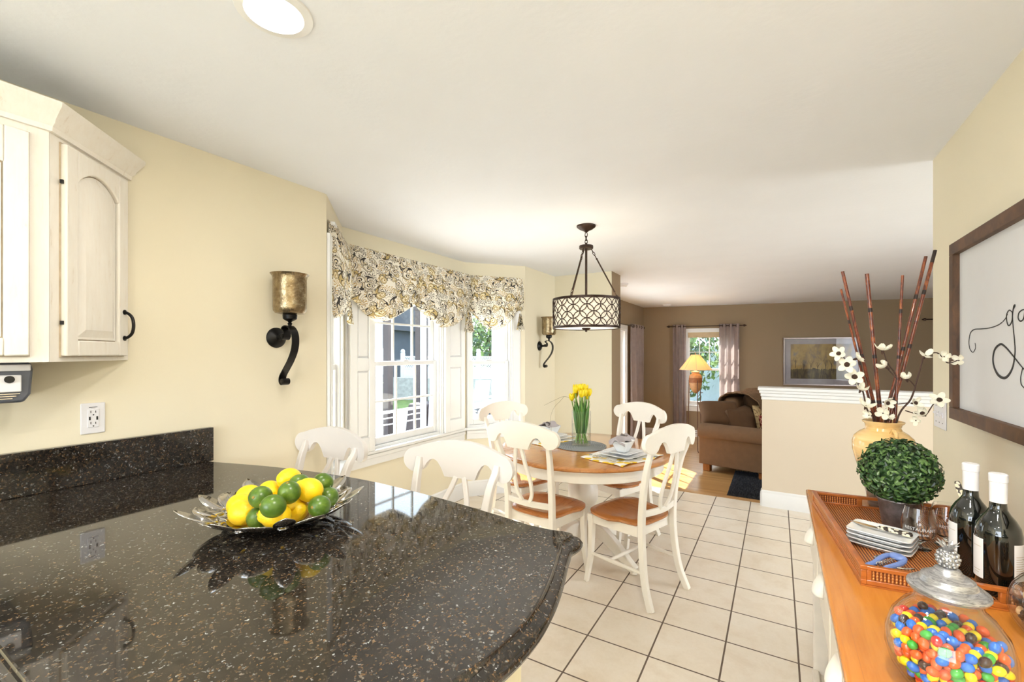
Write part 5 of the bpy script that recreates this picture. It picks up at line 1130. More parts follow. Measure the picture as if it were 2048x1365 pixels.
# wine bottles
M['bottle'] = plain('dark_bottle_glass', rgb(12, 16, 13), .05, var=.1, Coat_Weight=1.0, Coat_Roughness=.02); M['label'] = plain('white_paper_label', rgb(232, 230, 230), .6, var=.02)
def bottle(x, y, label, back):
    r = thing('wine_bottle', label, 'wine bottle', (x, y, TZ2 + .0005), 0, 'dark wine bottles in the tray')
    m = MB(); m.lathe([(0, .004), (.030, 0), (.036, .001), (.0385, .006), (.0405, .130), (.0405, .142), (.037, .160), (.029, .176), (.0205, .188), (.0155, .198), (.0145, .210), (.0142, .2760), (0, .2760)], seg=48); m.build('glass_body', M['bottle'], r)
    m = MB(); m.lathe([(.0150, .214), (.0152, .214), (.0152, .262), (.0165, .263), (.0165, .2795), (.0150, .2815), (0, .2815), (0, .2785), (.0148, .2785), (.0148, .214)], seg=36); m.build('foil_sleeve', M['label'], r)
    a0 = math.atan2(-y, -x)
    def patch(a, wd, z0, z1, nm):
        q = MB(); q.grid(lambda u, v: ((.0404 + .0005) * math.cos(a - wd / 2 + u * wd), (.0404 + .0005) * math.sin(a - wd / 2 + u * wd), lerp(z0, z1, v)), 18, 1); return q.build(nm, M['label'], r, smooth=60)
    p = patch(a0 - 1.30, 1.35, .035, .128, 'paper_label')
    q = MB()
    for j, (z, wd) in enumerate(((.052, .45), (.046, .30), (.108, .5))):
        n = 8; ids = [[q.av((.0413 * math.cos(a0 - 1.0 + wd * (i / n - .5)), .0413 * math.sin(a0 - 1.0 + wd * (i / n - .5)), z + dz)) for i in range(n + 1)] for dz in (0, .0012)]
        for i in range(n): q.af((ids[0][i], ids[0][i + 1], ids[1][i + 1], ids[1][i]))
    q.build('printed_line', M['glaze'], p, smooth=0)
    if back:
        p = patch(a0 + 1.02, .75, .045, .128, 'back_label'); q = MB()
        for j in range(9):
            z = .100 - j * .0052; wd = .62 - .08 * (j % 3); n = 6; ids = [[q.av((.0413 * math.cos(a0 + .74 + wd * i / n), .0413 * math.sin(a0 + .74 + wd * i / n), z + dz)) for i in range(n + 1)] for dz in (0, .0013)]
            for i in range(n): q.af((ids[0][i], ids[0][i + 1], ids[1][i + 1], ids[1][i]))
        q.build('printed_line', M['glaze'], p, smooth=0)
bottle(.428, 1.590, 'dark wine bottle with white sleeve, farther of the two', False); bottle(.448, 1.490, 'dark wine bottle with white sleeve, nearer the candy jar, back label showing', True)
r = thing('butter_spreader', 'spreader with printed pale handle standing behind the topiary and bottles', 'spreader', (.470, 1.70, TZ2 + .001)); m = MB(); m.bar(catmull([(.02, 0, 0), (.0, .02, .10), (-.022, .035, .165), (-.03, .04, .20)], 5), [.006, .006, .006, .006, .007, .008, .010, .012, .014, .015, .015, .015, .014, .014, .012, .009], .004, (1, -.4, 0)); m.build('spreader_handle', M['floral'], r, bevel=.001)

# boxwood ball in a metal pot
TX2, TY2 = .330, 1.836
r = thing('boxwood_topiary', 'round boxwood topiary ball in a dark galvanised pot in the tray', 'potted plant', (TX2, TY2, TZ2 + .0005))
t = NT('galvanised_pot'); n = t.noise(t.coord(), 26, 5, .7); M['zinc'] = t.set(Base_Color=t.ramp(n.outputs[0], [(.3, rgb(92, 84, 84)), (.7, rgb(150, 142, 142))]), Metallic=.65, Roughness=.42)
m = MB(); m.lathe([(0, 0), (.038, 0), (.0395, .003), (.053, .100), (.0555, .103), (.055, .107), (.050, .106), (.037, .008), (0, .008)], seg=48); m.build('pot', M['zinc'], r)
for nm, c_ in (('bxA', (48, 78, 38)), ('bxB', (88, 118, 62)), ('bxC', (28, 50, 26))): M[nm] = plain('boxwood_' + nm[-1].lower(), rgb(*c_), .35, var=.08, vscale=60)
BZ, BR = .190, .100; m = MB(); m.ico((0, 0, BZ), BR * .86, 3, jit=.03); m.tube([(0, 0, .095), (0, 0, .13)], .018, 8); m.build('core', M['bxC'], r)
m = MB()
for k in range(2700):
    zz = 1 - 2 * (k + .5) / 2700; a = k * 2.39996; rr_ = math.sqrt(1 - zz * zz); d = Vector((rr_ * math.cos(a), rr_ * math.sin(a), zz)); p = Vector((0, 0, BZ)) + d * BR * random.uniform(.86, 1.04)
    if p.z < .108: p.z = .108 + random.uniform(0, .01)
    nrm = (d + Vector((random.uniform(-.8, .8), random.uniform(-.8, .8), random.uniform(-.6, .8)))).normalized(); t_ = (d.cross(Vector((random.uniform(-1, 1), random.uniform(-1, 1), random.uniform(-1, 1)))) + nrm * .2).normalized(); b_ = nrm.cross(t_).normalized(); s_ = random.uniform(.0060, .0090); m.cur = random.choice((0, 0, 1, 1, 2))
    q = [m.av(p + t_ * s_ * x + b_ * s_ * y + nrm * s_ * z) for x, y, z in ((-1, 0, 0), (-.4, -.5, .18), (.5, -.45, .18), (1, 0, 0), (.5, .45, .18), (-.4, .5, .18), (0, 0, -.02))]
    m.af((q[0], q[1], q[6])); m.af((q[1], q[2], q[6])); m.af((q[2], q[3], q[6])); m.af((q[3], q[4], q[6])); m.af((q[4], q[5], q[6])); m.af((q[5], q[0], q[6]))
m.cur = 0; m.build('foliage', [M['bxA'], M['bxB'], M['bxC']], r, smooth=0)

# vase with bamboo canes and blossom branches
UX, UY = .342, 2.152
r = thing('ceramic_vase', 'yellow glazed vase with grey foot and two small handles at the end of the sideboard', 'vase', (UX, UY, ST + .0005))
t = NT('two_tone_glaze'); sx = t.n('ShaderNodeSeparateXYZ'); t.l(t.coord(), sx.inputs[0]); n = t.noise(t.coord(), 9, 3); n2 = t.noise(t.coord(scale=(1, 1, 14)), 5, 3)
hgt = t.math('MULTIPLY_ADD', n.outputs[0], .05, sx.outputs[2]); hgt = t.math('MULTIPLY_ADD', sx.outputs[0], .22, hgt)
yel = t.ramp(n2.outputs[0], [(.3, rgb(232, 184, 112)), (.7, rgb(246, 212, 150))]); gry = t.ramp(n2.outputs[0], [(.3, rgb(98, 82, 72)), (.7, rgb(140, 124, 112))])
M['vase'] = t.set(Base_Color=t.mix(t.ramp(hgt, [(.155, (0, 0, 0, 1)), (.215, (1, 1, 1, 1))]), gry, yel), Roughness=.16, Coat_Weight=.5)
VH = .322; m = MB(); m.lathe([(0, 0), (.044, 0), (.047, .004), (.052, .05), (.066, .11), (.083, .165), (.0935, .21), (.0945, .24), (.088, .262), (.072, .278), (.056, .288), (.0525, .298), (.056, .310), (.0625, .316), (.064, VH - .002), (.060, VH), (.055, .316), (.0475, .300), (.0475, .288), (.064, .272), (.080, .255), (.086, .235), (.085, .21), (.060, .12), (.045, .05), (.040, .01), (0, .01)], seg=56); m.build('vase_body', M['vase'], r)
for a in (-1.35, -1.35 + PI): m = MB(); m.M = Matrix.Rotation(a, 4, 'Z'); m.tube(catmull([(.062, 0, .283), (.078, 0, .296), (.094, 0, .290), (.098, 0, .268), (.091, 0, .250)], 5), .0065, 10); m.build('handle', M['vase'], r)
t = NT('mottled_bamboo'); n = t.noise(t.coord(scale=(1, 1, .35)), 60, 5, .75, 1.0); nb_ = t.noise(t.coord(), 5, 2)
M['bamboo'] = t.set(Base_Color=t.mix(t.math('MULTIPLY', nb_.outputs[0], .9), t.ramp(n.outputs[0], [(.35, rgb(64, 24, 14)), (.50, rgb(128, 58, 26)), (.66, rgb(196, 116, 50))]), t.ramp(n.outputs[0], [(.40, rgb(40, 16, 14)), (.62, rgb(120, 50, 26))])), Roughness=.3, Coat_Weight=.3)
M['bamboo_node'] = plain('burnt_bamboo_node', rgb(38, 22, 16), .5)
canes = [((.205, 2.067, 1.677), (.312, 2.137), .0042, 'thin bamboo cane, leftmost and shorter'), ((.210, 2.069, 1.744), (.322, 2.140), .0062, 'orange brown bamboo cane leaning left, crossing the thin one'), ((.289, 2.117, 1.735), (.333, 2.146), .0075, 'thick dark bamboo cane, nearly upright'),
         ((.404, 2.186, 1.729), (.380, 2.172), .0052, 'slim golden bamboo cane standing upright, right of the middle'), ((.479, 2.230, 1.800), (.350, 2.160), .0062, 'dark bamboo cane leaning right'), ((.509, 2.248, 1.823), (.364, 2.168), .0066, 'tallest bamboo cane, leaning right to the wall corner')]
for tip, rim, rr_, lab in canes:
    top = Vector(tip); rm = Vector((rim[0], rim[1], 1.185)); d = rm - top; base = rm + d * ((1.185 - .90) / abs(d.z))
    base = Vector((UX + (rm.x - UX) * .75, UY + (rm.y - UY) * .75, .90))
    path = [base, rm, top]; full = catmull([base, lerp(base, rm, .5), rm, lerp(rm, top, .33), lerp(rm, top, .66), top], 14)
    m = MB(); nn = len(full); node_at = {int(nn * f) for f in (.22, .47, .66, .84)}; rad_ = []; 
    for i in range(nn): q = rr_ * lerp(1.05, .86, i / nn); rad_.append(q * 1.08 if i in node_at else q)
    m.tube(full, rad_, 10); nf = len(m.f)
    for i in range(nn - 1):
        for k in range(10):
            if i in node_at or i >= nn - 5 and lab.startswith('tall'): m.mi[i * 10 + k] = 1
    m.mi[-1] = 1; m.cur = 0; o = m.build('bamboo_cane', [M['bamboo'], M['bamboo_node']], smooth=40); tag(o, lab + ' in the yellow vase', 'bamboo cane', 'bamboo canes in the vase')
M['petal'] = plain('cream_wood_petal', rgb(244, 236, 214), .6, var=.03, vscale=60, Subsurface_Weight=.1); M['seedhead'] = plain('brown_seed_head', rgb(64, 44, 32), .9, var=.3, vscale=220, bump=1.0, bscale=300); M['twig'] = plain('dark_brown_twig', rgb(74, 52, 42), .8, var=.2)
def blossom(parent, c, nrm, size=.030, npet=5, closed=.35, head=True):
    nrm = Vector(nrm).normalized(); q = nrm.to_track_quat('Z', 'Y'); m = MB(); m.M = Matrix.Translation(c) @ q.to_matrix().to_4x4(); off = random.uniform(0, 6)
    for k in range(npet):
        a = 2 * PI * k / npet + off + random.uniform(-.15, .15); ln = size * random.uniform(.9, 1.1); wd = size * .72; cl = closed + random.uniform(-.1, .12)
        def pf(u, v, a=a, ln=ln, wd=wd, cl=cl):
            w_ = wd * (math.sin(PI * (.10 + .86 * v)) ** .6) * (u - .5); rr_ = ln * v * math.cos(cl * v) + .002; z = ln * v * math.sin(cl * v) + .35 * abs(w_) ; return (rr_ * math.cos(a) - w_ * math.sin(a), rr_ * math.sin(a) + w_ * math.cos(a), z)
        m.grid(pf, 5, 6)
    o = m.build('flower', M['petal'], parent, smooth=70, solid=.0012)
    if head:
        h = MB(); h.M = Matrix.Translation(c) @ q.to_matrix().to_4x4(); h.ico((0, 0, .004), size * .30, 2, (1, 1, .62), jit=.06); h.build('seed_head', M['seedhead'], o, smooth=0)
    h = MB(); h.M = Matrix.Translation(c) @ q.to_matrix().to_4x4(); h.lathe([(0, -.016), (.0025, -.016), (.005, -.004), (.004, .0005), (0, .0005)], seg=8); h.build('calyx', M['twig'], o)
    return o
def branch(label, stems, flowers):
    r = thing('blossom_branch', label, 'flower branch', (0, 0, 0), 0, 'cream blossom branches in the vase')
    for j, P_ in enumerate(stems):
        P_ = catmull(P_, 6); m = MB(); n_ = len(P_); m.tube(P_, [lerp(.0034 if j == 0 else .0022, .0016, i / n_) for i in range(n_)], 7); m.build('stem', M['twig'], r)
    for f in flowers: blossom(r, *f)
V_ = (-.25, -1.0, .15)
branch('cream blossom branch arching left over the framed picture', [[(.335, 2.14, .90), (.311, 2.126, 1.18), (.283, 2.072, 1.23), (.268, 2.056, 1.30), (.248, 2.046, 1.35), (.222, 2.030, 1.40), (.200, 2.014, 1.435)], [(.330, 2.13, .90), (.316, 2.118, 1.18), (.296, 2.075, 1.205), (.277, 2.052, 1.238)]],
       [((.193, 2.001, 1.435), (-.5, -1, .25), .027), ((.217, 2.006, 1.395), (-.2, -1, .2), .031), ((.240, 2.019, 1.351), (-.05, -1, .1), .031), ((.262, 2.040, 1.305), (.3, -.6, .9), .026, 4, .9, False), ((.250, 2.036, 1.418), (.9, -.2, .5), .026, 5, .5), ((.277, 2.048, 1.245), (.2, -.5, .9), .030, 5, .6, False), ((.287, 2.060, 1.210), (-.6, -.7, .2), .02, 4, .9, False)])
branch('cream blossom branch rising in the middle of the bamboo canes', [[(.345, 2.15, .90), (.345, 2.130, 1.18), (.350, 2.10, 1.26), (.372, 2.105, 1.345), (.345, 2.090, 1.40), (.333, 2.084, 1.44)], [(.372, 2.105, 1.345), (.345, 2.092, 1.380)]],
       [((.330, 2.083, 1.448), (.1, -.3, 1), .030, 5, .75, False), ((.338, 2.086, 1.388), (-.8, -.2, .6), .027, 4, 1.0, False), ((.342, 2.084, 1.256), (.6, -.8, -.1), .024, 5, .6), ((.330, 2.080, 1.218), (-.3, -1, .2), .027, 4, .7, False), ((.352, 2.10, 1.20), (.2, -.6, .7), .018, 4, .9, False)])
branch('cream blossom branch leaning right toward the wall', [[(.355, 2.16, .90), (.380, 2.150, 1.18), (.420, 2.145, 1.27), (.440, 2.150, 1.35), (.452, 2.158, 1.40), (.461, 2.161, 1.424), (.500, 2.185, 1.438), (.530, 2.196, 1.402), (.566, 2.222, 1.412)], [(.432, 2.148, 1.315), (.415, 2.132, 1.336), (.404, 2.127, 1.345)], [(.405, 2.15, 1.225), (.435, 2.152, 1.215), (.462, 2.160, 1.210), (.488, 2.178, 1.250), (.503, 2.186, 1.262)], [(.415, 2.147, 1.255), (.395, 2.135, 1.252), (.380, 2.126, 1.250)]],
       [((.404, 2.127, 1.345), (-.3, -.5, .9), .024, 4, 1.0, False), ((.463, 2.158, 1.428), (.2, -.7, .7), .027, 3, .7, False), ((.520, 2.190, 1.424), (-.2, -1, .2), .024, 4, .8, False), ((.566, 2.218, 1.410), (-.5, -.8, .2), .024, 4, .7, False), ((.505, 2.180, 1.266), (-.1, -.9, .5), .029, 5, .25), ((.454, 2.150, 1.217), (-.6, -.6, .6), .025, 5, .7), ((.429, 2.135, 1.256), (.5, -.8, .2), .023, 4, .6), ((.432, 2.138, 1.192), (-.4, -1, 0), .020, 4, .6, False)])

# candy jar
JX, JY = .247, 1.022; JZ = ST + .0005
prof = [(0, .0), (.046, .0), (.050, .003), (.062, .016), (.076, .038), (.0825, .065), (.0815, .092), (.073, .120), (.058, .142), (.046, .153), (.0435, .160), (.0445, .170)]
inn = [(.0415, .170), (.0405, .160), (.043, .152), (.055, .140), (.070, .119), (.0785, .092), (.0795, .065), (.073, .040), (.059, .019), (.046, .007), (0, .006)]
r = thing('candy_jar', 'wide clear glass jar of coloured candies with silver pineapple lid', 'jar', (JX, JY, JZ))
m = MB(); m.lathe(prof + inn, seg=72); m.build('glass_body', M['jar_glass'], r)
t = NT('brushed_antique_silver'); n = t.noise(t.coord(scale=(3, 3, 20)), 14, 5, .7, 1.5); M['antique'] = t.set(Base_Color=t.ramp(n.outputs[0], [(.3, rgb(112, 112, 116)), (.6, rgb(188, 188, 190)), (.8, rgb(222, 222, 222))]), Metallic=.8, Roughness=.30)
def lid(parent, sc=1.0, z0=.170):
    m = MB(); m.lathe([(0, z0 + .001), (.042 * sc, z0 + .001), (.050 * sc, z0 + .002), (.0530 * sc, z0 + .007), (.0525 * sc, z0 + .011), (.044 * sc, z0 + .017), (.038 * sc, z0 + .019), (.034 * sc, z0 + .028), (.024 * sc, z0 + .034), (.020 * sc, z0 + .036), (.016 * sc, z0 + .043), (.011 * sc, z0 + .046), (0, z0 + .046)], seg=56); l_ = m.build('lid', M['antique'], parent)
    m = MB(); m.lathe([(.030 * sc, z0 - .008), (.0395 * sc, z0 - .008), (.0395 * sc, z0 + .0009), (.030 * sc, z0 + .0009)], closed=True, seg=48); m.build('seal_ring', M['jar_glass'], l_)
    m = MB(); n = 0; cz = z0 + .060; m.ico((0, 0, cz), .0135, 3, (1, 1, 1.22))
    for i in range(7):
        th = PI * (i + .9) / 8.2
        for k in range(10):
            a = 2 * PI * (k + .5 * (i % 2)) / 10; q = Vector((.0135 * math.sin(th) * math.cos(a), .0135 * math.sin(th) * math.sin(a), cz + .0165 * math.cos(th))); m.ico(q, .0030 * (.7 + .5 * math.sin(th)), 1, jit=.1)
    for k in range(11):
        a = k * 2.4; h = .014 - .0006 * k; b = Vector((.005 * math.cos(a), .005 * math.sin(a), cz + .0155)); tp = b + Vector((.010 * math.cos(a), .010 * math.sin(a), h)); m.tube([b, (b + tp) / 2 + Vector((0, 0, .002)), tp], [.0028, .0026, .0004], 6, flat=(.5, 1))
    m.build('pineapple_finial', M['antique'], l_, smooth=50)
lid(r)
def irad(z):
    pts = sorted([(b, a) for a, b in inn]); 
    for (z0, r0), (z1, r1) in zip(pts[:-1], pts[1:]):
        if z0 <= z <= z1: return lerp(r0, r1, (z - z0) / max(1e-6, z1 - z0))
    return .04
def candy_mesh(): m = MB(); m.lathe([(0, -.0096), (.0034, -.0086), (.0060, -.0056), (.0073, -.0012), (.0072, .0022), (.0054, .0062), (.0030, .0082), (0, .0090)], seg=18); return m
rnd = random.Random(11); cand = []; a_ = .0150; iz = 0; z = .0155
while z < .128:
    for ix in range(-9, 10):
        for iy in range(-9, 10):
            x = (ix + .5 * (iy % 2) + .33 * (iz % 3)) * a_ + rnd.uniform(-.0013, .0013); y = (iy * .866 + .29 * (iz % 3)) * a_ + rnd.uniform(-.0008, .0008); rr_ = math.hypot(x, y)
            topz = .114 + .010 * (x * -.4 + y * .4) / .05 + .006 * math.sin(x * 90) * math.cos(y * 80)
            if rr_ < irad(z) - .0098 and z < topz: cand.append((x, y, z + rnd.uniform(-.0006, .0006), irad(z) - rr_, topz - z))
    z += a_ * .80; iz += 1
cv = Vector((-JX, -JY)).normalized()
vis = []
rest = []
for c_ in cand:
    x, y, z, dr, dz = c_; facing = (x * cv.x + y * cv.y) / max(.001, math.hypot(x, y)); shell = dr < .020 and facing > -.15; topl = dz < .014
    (vis if (shell or topl) and facing > -.55 else rest).append((0 if (shell and facing > .1 and z > .03) else 1, -facing if shell else .2, c_))
vis.sort(key=lambda q: (q[0], q[1])); rest += vis[300:]; vis = vis[:300]
CC = {'red': (206, 34, 28), 'orange': (240, 92, 30), 'yellow': (252, 222, 24), 'green': (64, 168, 62), 'blue': (36, 112, 214), 'brown': (62, 34, 28)}
cn = list(CC); wts = (.06, .24, .25, .10, .24, .11); CM = {k: plain(k + '_candy_shell', rgb(*v), .22, var=.02, Coat_Weight=.4) for k, v in CC.items()}; protoc = {}
for _, _, (x, y, z, dr, dz) in vis:
    col_ = rnd.choices(cn, wts)[0]; rot_ = (rnd.uniform(-1.2, 1.2), rnd.uniform(-1.2, 1.2), rnd.uniform(0, 3)); loc_ = (JX + x, JY + y, JZ + z); lab = f'{col_} coated candy in the wide glass jar with the pineapple lid'
    if col_ not in protoc: o = protoc[col_] = candy_mesh().build('candy', CM[col_], smooth=60, loc=loc_, rot=rot_); tag(o, lab, 'candy', col_ + ' candies in the glass jar')
    else: o = protoc[col_].copy(); COL.objects.link(o); o.location = loc_; o.rotation_euler = rot_
m = MB()
for _, _, (x, y, z, dr, dz) in rest:
    if dr > .045 and dz > .035: continue
    m.cur = cn.index(rnd.choices(cn, wts)[0]); m.ico((x, y, z), .0076, 2, (1, 1, 1.2), Euler((rnd.uniform(-1, 1), rnd.uniform(-1, 1), 0)))
m.cur = 0; o = m.build('candy', [CM[k_] for k_ in cn], loc=(JX, JY, JZ), smooth=60); tag(o, 'the rest of the mixed candies filling the glass jar', 'candy', kind='stuff')

# second jar, cut by the right edge
KX, KY = .478, 1.312
r = thing('snack_jar', 'clear glass jar of brown wrapped sweets cut off by the right edge', 'jar', (KX, KY, JZ)); S2 = .84
m = MB(); m.lathe([(a * S2, b * S2) for a, b in prof + inn], seg=56); m.build('glass_body', M['jar_glass'], r); lid(r, S2, .170 * S2)
SN = [plain('chestnut_wrapper', rgb(132, 88, 58), .35, var=.25, vscale=90), plain('caramel_wrapper', rgb(196, 156, 112), .35, var=.2, vscale=90), plain('dark_wrapper', rgb(70, 50, 42), .35, var=.25, vscale=90)]; ps = [None] * 3
for k in range(110):
    z = rnd.uniform(.016, .088); R_ = irad(z / S2) * S2 - .013; a = math.atan2(-KY, -KX) + rnd.uniform(-1.9, 1.9); rr_ = R_ * (1 if k % 3 else rnd.uniform(.55, .9)); i = rnd.choice((0, 0, 1, 2)); loc_ = (KX + rr_ * math.cos(a), KY + rr_ * math.sin(a), JZ + z + .006); rot_ = tuple(rnd.uniform(0, 3) for _ in range(3))
    if ps[i] is None: m = MB(); m.ico((0, 0, 0), .0085, 2, (1.15, .85, .7), jit=.10); ps[i] = m.build('wrapped_sweet', SN[i], loc=loc_, rot=rot_, smooth=0); tag(ps[i], ('chestnut', 'pale caramel', 'dark brown')[i] + ' wrapped sweet in the jar at the right edge', 'sweet', 'wrapped sweets in the right jar')
    else: o = ps[i].copy(); COL.objects.link(o); o.location = loc_; o.rotation_euler = rot_

# framed lettering board on the right wall
r = thing('framed_sign', 'large white board with black script in a dark rustic wood frame', 'sign', (.6305, 0, 0)); y1, y0, z0, z1 = 2.420, 1.16, 1.178, 1.868
m = MB(); m.bx(-.022, -.004, y0 + .02, y1 - .02, z0 + .02, z1 - .02); m.build('board', plain('white_board', rgb(222, 222, 224), .6, var=.01), r, smooth=0)
for a in ((y0, y0 + .045, z0 + .045, z1 - .045), (y1 - .045, y1, z0 + .045, z1 - .045), (y0, y1, z1 - .045, z1), (y0, y1, z0, z0 + .045)): m = MB(); m.bx(-.042, -.002, *a); m.build('frame_board', M['frame_wood'], r, bevel=.002)
INK = M['dark']; xs = -.0232
def stroke(P_, w0, w1, peak=None):
    P_ = catmull([(xs, a, b) for a, b in P_], 8); n_ = len(P_); ws = [max(.0012, (peak or w0) * math.sin(PI * min(1, max(0, i / n_))) ** 1.2 + w0) for i in range(n_)]; m = MB(); m.bar(P_, ws, .0010, (0, 1, -.35)); m.build('script_stroke', INK, r, smooth=0)
stroke([(2.215, 1.473), (2.212, 1.454), (2.237, 1.44), (2.267, 1.455), (2.274, 1.484), (2.257, 1.512), (2.22, 1.522), (2.157, 1.521), (2.084, 1.521), (2.016, 1.528), (1.972, 1.542), (1.954, 1.557)], .0018, .0018, .0015)
stroke([(1.921, 1.56), (1.942, 1.568), (1.96, 1.555), (1.956, 1.53), (1.942, 1.521), (1.924, 1.534), (1.918, 1.56), (1.912, 1.577), (1.905, 1.581), (1.904, 1.577), (1.916, 1.567)], .0025, .0025, .0015)
stroke([(1.921, 1.56), (1.916, 1.517), (1.907, 1.475), (1.904, 1.438), (1.918, 1.396), (1.948, 1.369), (1.981, 1.359), (2.023, 1.368), (2.053, 1.393), (2.061, 1.421), (2.045, 1.45), (2.003, 1.465), (1.966, 1.455), (1.918, 1.43), (1.862, 1.398), (1.80, 1.37)], .0022, .0025, .0065)
stroke([(1.845, 1.562), (1.862, 1.561), (1.879, 1.554), (1.883, 1.539), (1.868, 1.53), (1.850, 1.536), (1.842, 1.558), (1.838, 1.535), (1.80, 1.53)], .0025, .0025, .0015)
stroke([(1.856, 1.395), (1.862, 1.38), (1.867, 1.367), (1.867, 1.354), (1.861, 1.344), (1.84, 1.335)], .002, .002, .001)

# ================================================================ living room
def farp(s, n=0.0): return (FA[0] + FD[0] * s + FD[1] * n, FA[1] + FD[1] * s - FD[0] * n)   # n = distance in front of the far wall
FANG = math.atan2(FD[1], FD[0])
def curtain(A, B, z0, z1, folds, amp, label, group='taupe grommet curtains'):
    A, B = Vector(A), Vector(B); d = B - A; L_ = d.length; d.normalize(); n = Vector((-d.y, d.x)); m = MB()
    def f(u, v):
        q = u * folds * 2 * PI; a = amp * (.8 + .3 * v); s = A + d * (L_ * u + .012 * math.sin(q * 2 + .6) * v) + n * (a * math.sin(q) + .006 * math.sin(v * 6 + u * 11)); return (s.x, s.y, lerp(z1, z0, v))
    m.grid(f, int(folds * 16), 24); o = m.build('grommet_curtain', M['curtain'], smooth=80); tag(o, label, 'curtain', group)
    for k in range(int(folds * 2)):
        u = (k + .5) / (folds * 2) - .25 / folds; c = A + d * L_ * max(.02, min(.98, u)); q = MB(); q.torus((c.x, c.y, z1 - .035), .024, .004, 18, 6, Euler((0, PI / 2, math.atan2(d.y, d.x)))); q.build('grommet', M['bronze'], o)
    return o
def rod(A, B, z, label):
    r = thing('curtain_rod', label, 'curtain rod', (0, 0, 0)); m = MB(); m.tube([(*A, z), (*B, z)], .008, 12); m.build('pole', M['bronze'], r)
    for p, q in ((A, B), (B, A)): d = (Vector((*p, z)) - Vector((*q, z))).normalized(); m = MB(); m.ico(Vector((*p, z)) + d * .024, .024, 2); m.ico(Vector((*p, z)) + d * .052, .010, 2); m.build('finial', M['bronze'], r)
    return r
rod(farp(.47, .09), farp(1.74, .09), 1.95, 'dark curtain rod over the living room window')
curtain(farp(.52, .09), farp(.76, .09), LOW + .015, 1.985, 2.5, .035, 'taupe curtain left of the living room window, behind the lamp')
curtain(farp(1.34, .09), farp(1.68, .09), LOW + .015, 1.985, 3.0, .040, 'sunlit taupe curtain right of the living room window')
rod((-2.21, 5.45), (-2.21, 8.62), 1.92, 'dark curtain rod over the glazed patio door')
curtain((-2.21, 7.86), (-2.21, 8.55), LOW + .015, 1.955, 4.0, .045, 'taupe curtain beside the glazed patio door')
rod(farp(4.44, .09), farp(6.0, .09), 1.99, 'dark curtain rod end seen beside the yellow wall corner')
curtain(farp(4.58, .09), farp(4.95, .09), LOW + .015, 2.03, 3.0, .040, 'taupe curtain in the dark corner beside the yellow wall')
m = MB(); m.bx(.80, 1.57, -.012, -.006, 1.745, 1.838); m.tube([(.80, -.012, 1.742), (1.57, -.012, 1.742)], .008, 8); tag(m.build('roller_shade', plain('beige_shade', rgb(206, 184, 150), .8), loc=(FA[0] , FA[1], 0), rot=(0, 0, FANG)), 'beige roller shade pulled up at the top of the living room window', 'window shade')
# picture
r = thing('framed_picture', 'landscape of autumn trees in a silver frame with grey mat', 'picture', (*farp(2.98, 0), 1.288), FANG); pw, ph = .575, .425
for x0, x1, z0, z1 in ((-pw, pw, ph - .022, ph), (-pw, pw, -ph, -ph + .022), (-pw, -pw + .022, -ph + .022, ph - .022), (pw - .022, pw, -ph + .022, ph - .022)): m = MB(); m.bx(x0, x1, -.034, -.002, z0, z1); m.build('frame', plain('brushed_pewter', rgb(160, 150, 148), .3, .7), r, bevel=.003)
m = MB(); m.bx(-pw + .02, pw - .02, -.016, -.004, -ph + .02, ph - .02); m.build('mat', plain('lavender_grey_mat', rgb(168, 164, 170), .7), r, smooth=0)
t = NT('autumn_landscape'); v = t.coord(scale=(1, 1, .55)); n = t.noise(v, 7, 4, .6, .4); n2 = t.noise(t.coord(scale=(3, 1, 1)), 6, 3, .6, .8); sx = t.n('ShaderNodeSeparateXYZ'); t.l(t.coord(), sx.inputs[0])
tr_ = t.ramp(n.outputs[0], [(.3, rgb(92, 88, 96)), (.45, rgb(150, 126, 82)), (.58, rgb(176, 150, 92)), (.72, rgb(120, 118, 122))]); gr_ = t.ramp(n2.outputs[0], [(.35, rgb(66, 56, 48)), (.65, rgb(112, 100, 66))])
M['art'] = t.set(Base_Color=t.mix(t.ramp(t.math('MULTIPLY_ADD', n2.outputs[0], .1, sx.outputs[2]), [(.44, (0, 0, 0, 1)), (.50, (1, 1, 1, 1))]) if False else t.math('GREATER_THAN', t.math('MULTIPLY_ADD', n2.outputs[0], .12, sx.outputs[2]), -.07), gr_, tr_), Roughness=.7)
ax, az = pw - .115, ph - .115
m = MB(); m.bx(-ax, ax, -.019, -.0165, -az, az); p = m.build('painting', M['art'], r, smooth=0)
m = MB(); rt = random.Random(5)
for k in range(8):
    x = -ax + .07 + k * (2 * ax - .12) / 7 + rt.uniform(-.02, .02); zb = rt.uniform(-.17, -.10); h = rt.uniform(.10, .15); y = -.0200
    m.bar([(x, y, zb), (x + rt.uniform(-.006, .006), y, zb + h * .6), (x + rt.uniform(-.01, .01), y, zb + h)], .007, .001, (1, 0, 0))
    for s_ in (-1, 1): m.bar([(x, y, zb + h * .5), (x + s_ * .022, y, zb + h * 1.0), (x + s_ * .034, y, zb + h * 1.35)], .0035, .001, (1, 0, 0)); m.bar([(x, y, zb + h * .8), (x + s_ * .014, y, zb + h * 1.4)], .003, .001, (1, 0, 0))
m.build('tree_trunk_pattern', plain('umber_paint', rgb(48, 38, 36), .8), p, smooth=0)
m = MB(); m.bx(-pw + .022, pw - .022, -.026, -.024, -ph + .022, ph - .022); m.build('picture_glass', thin_glass('picture_glass', (.97, .97, .97), .35), r, smooth=0)

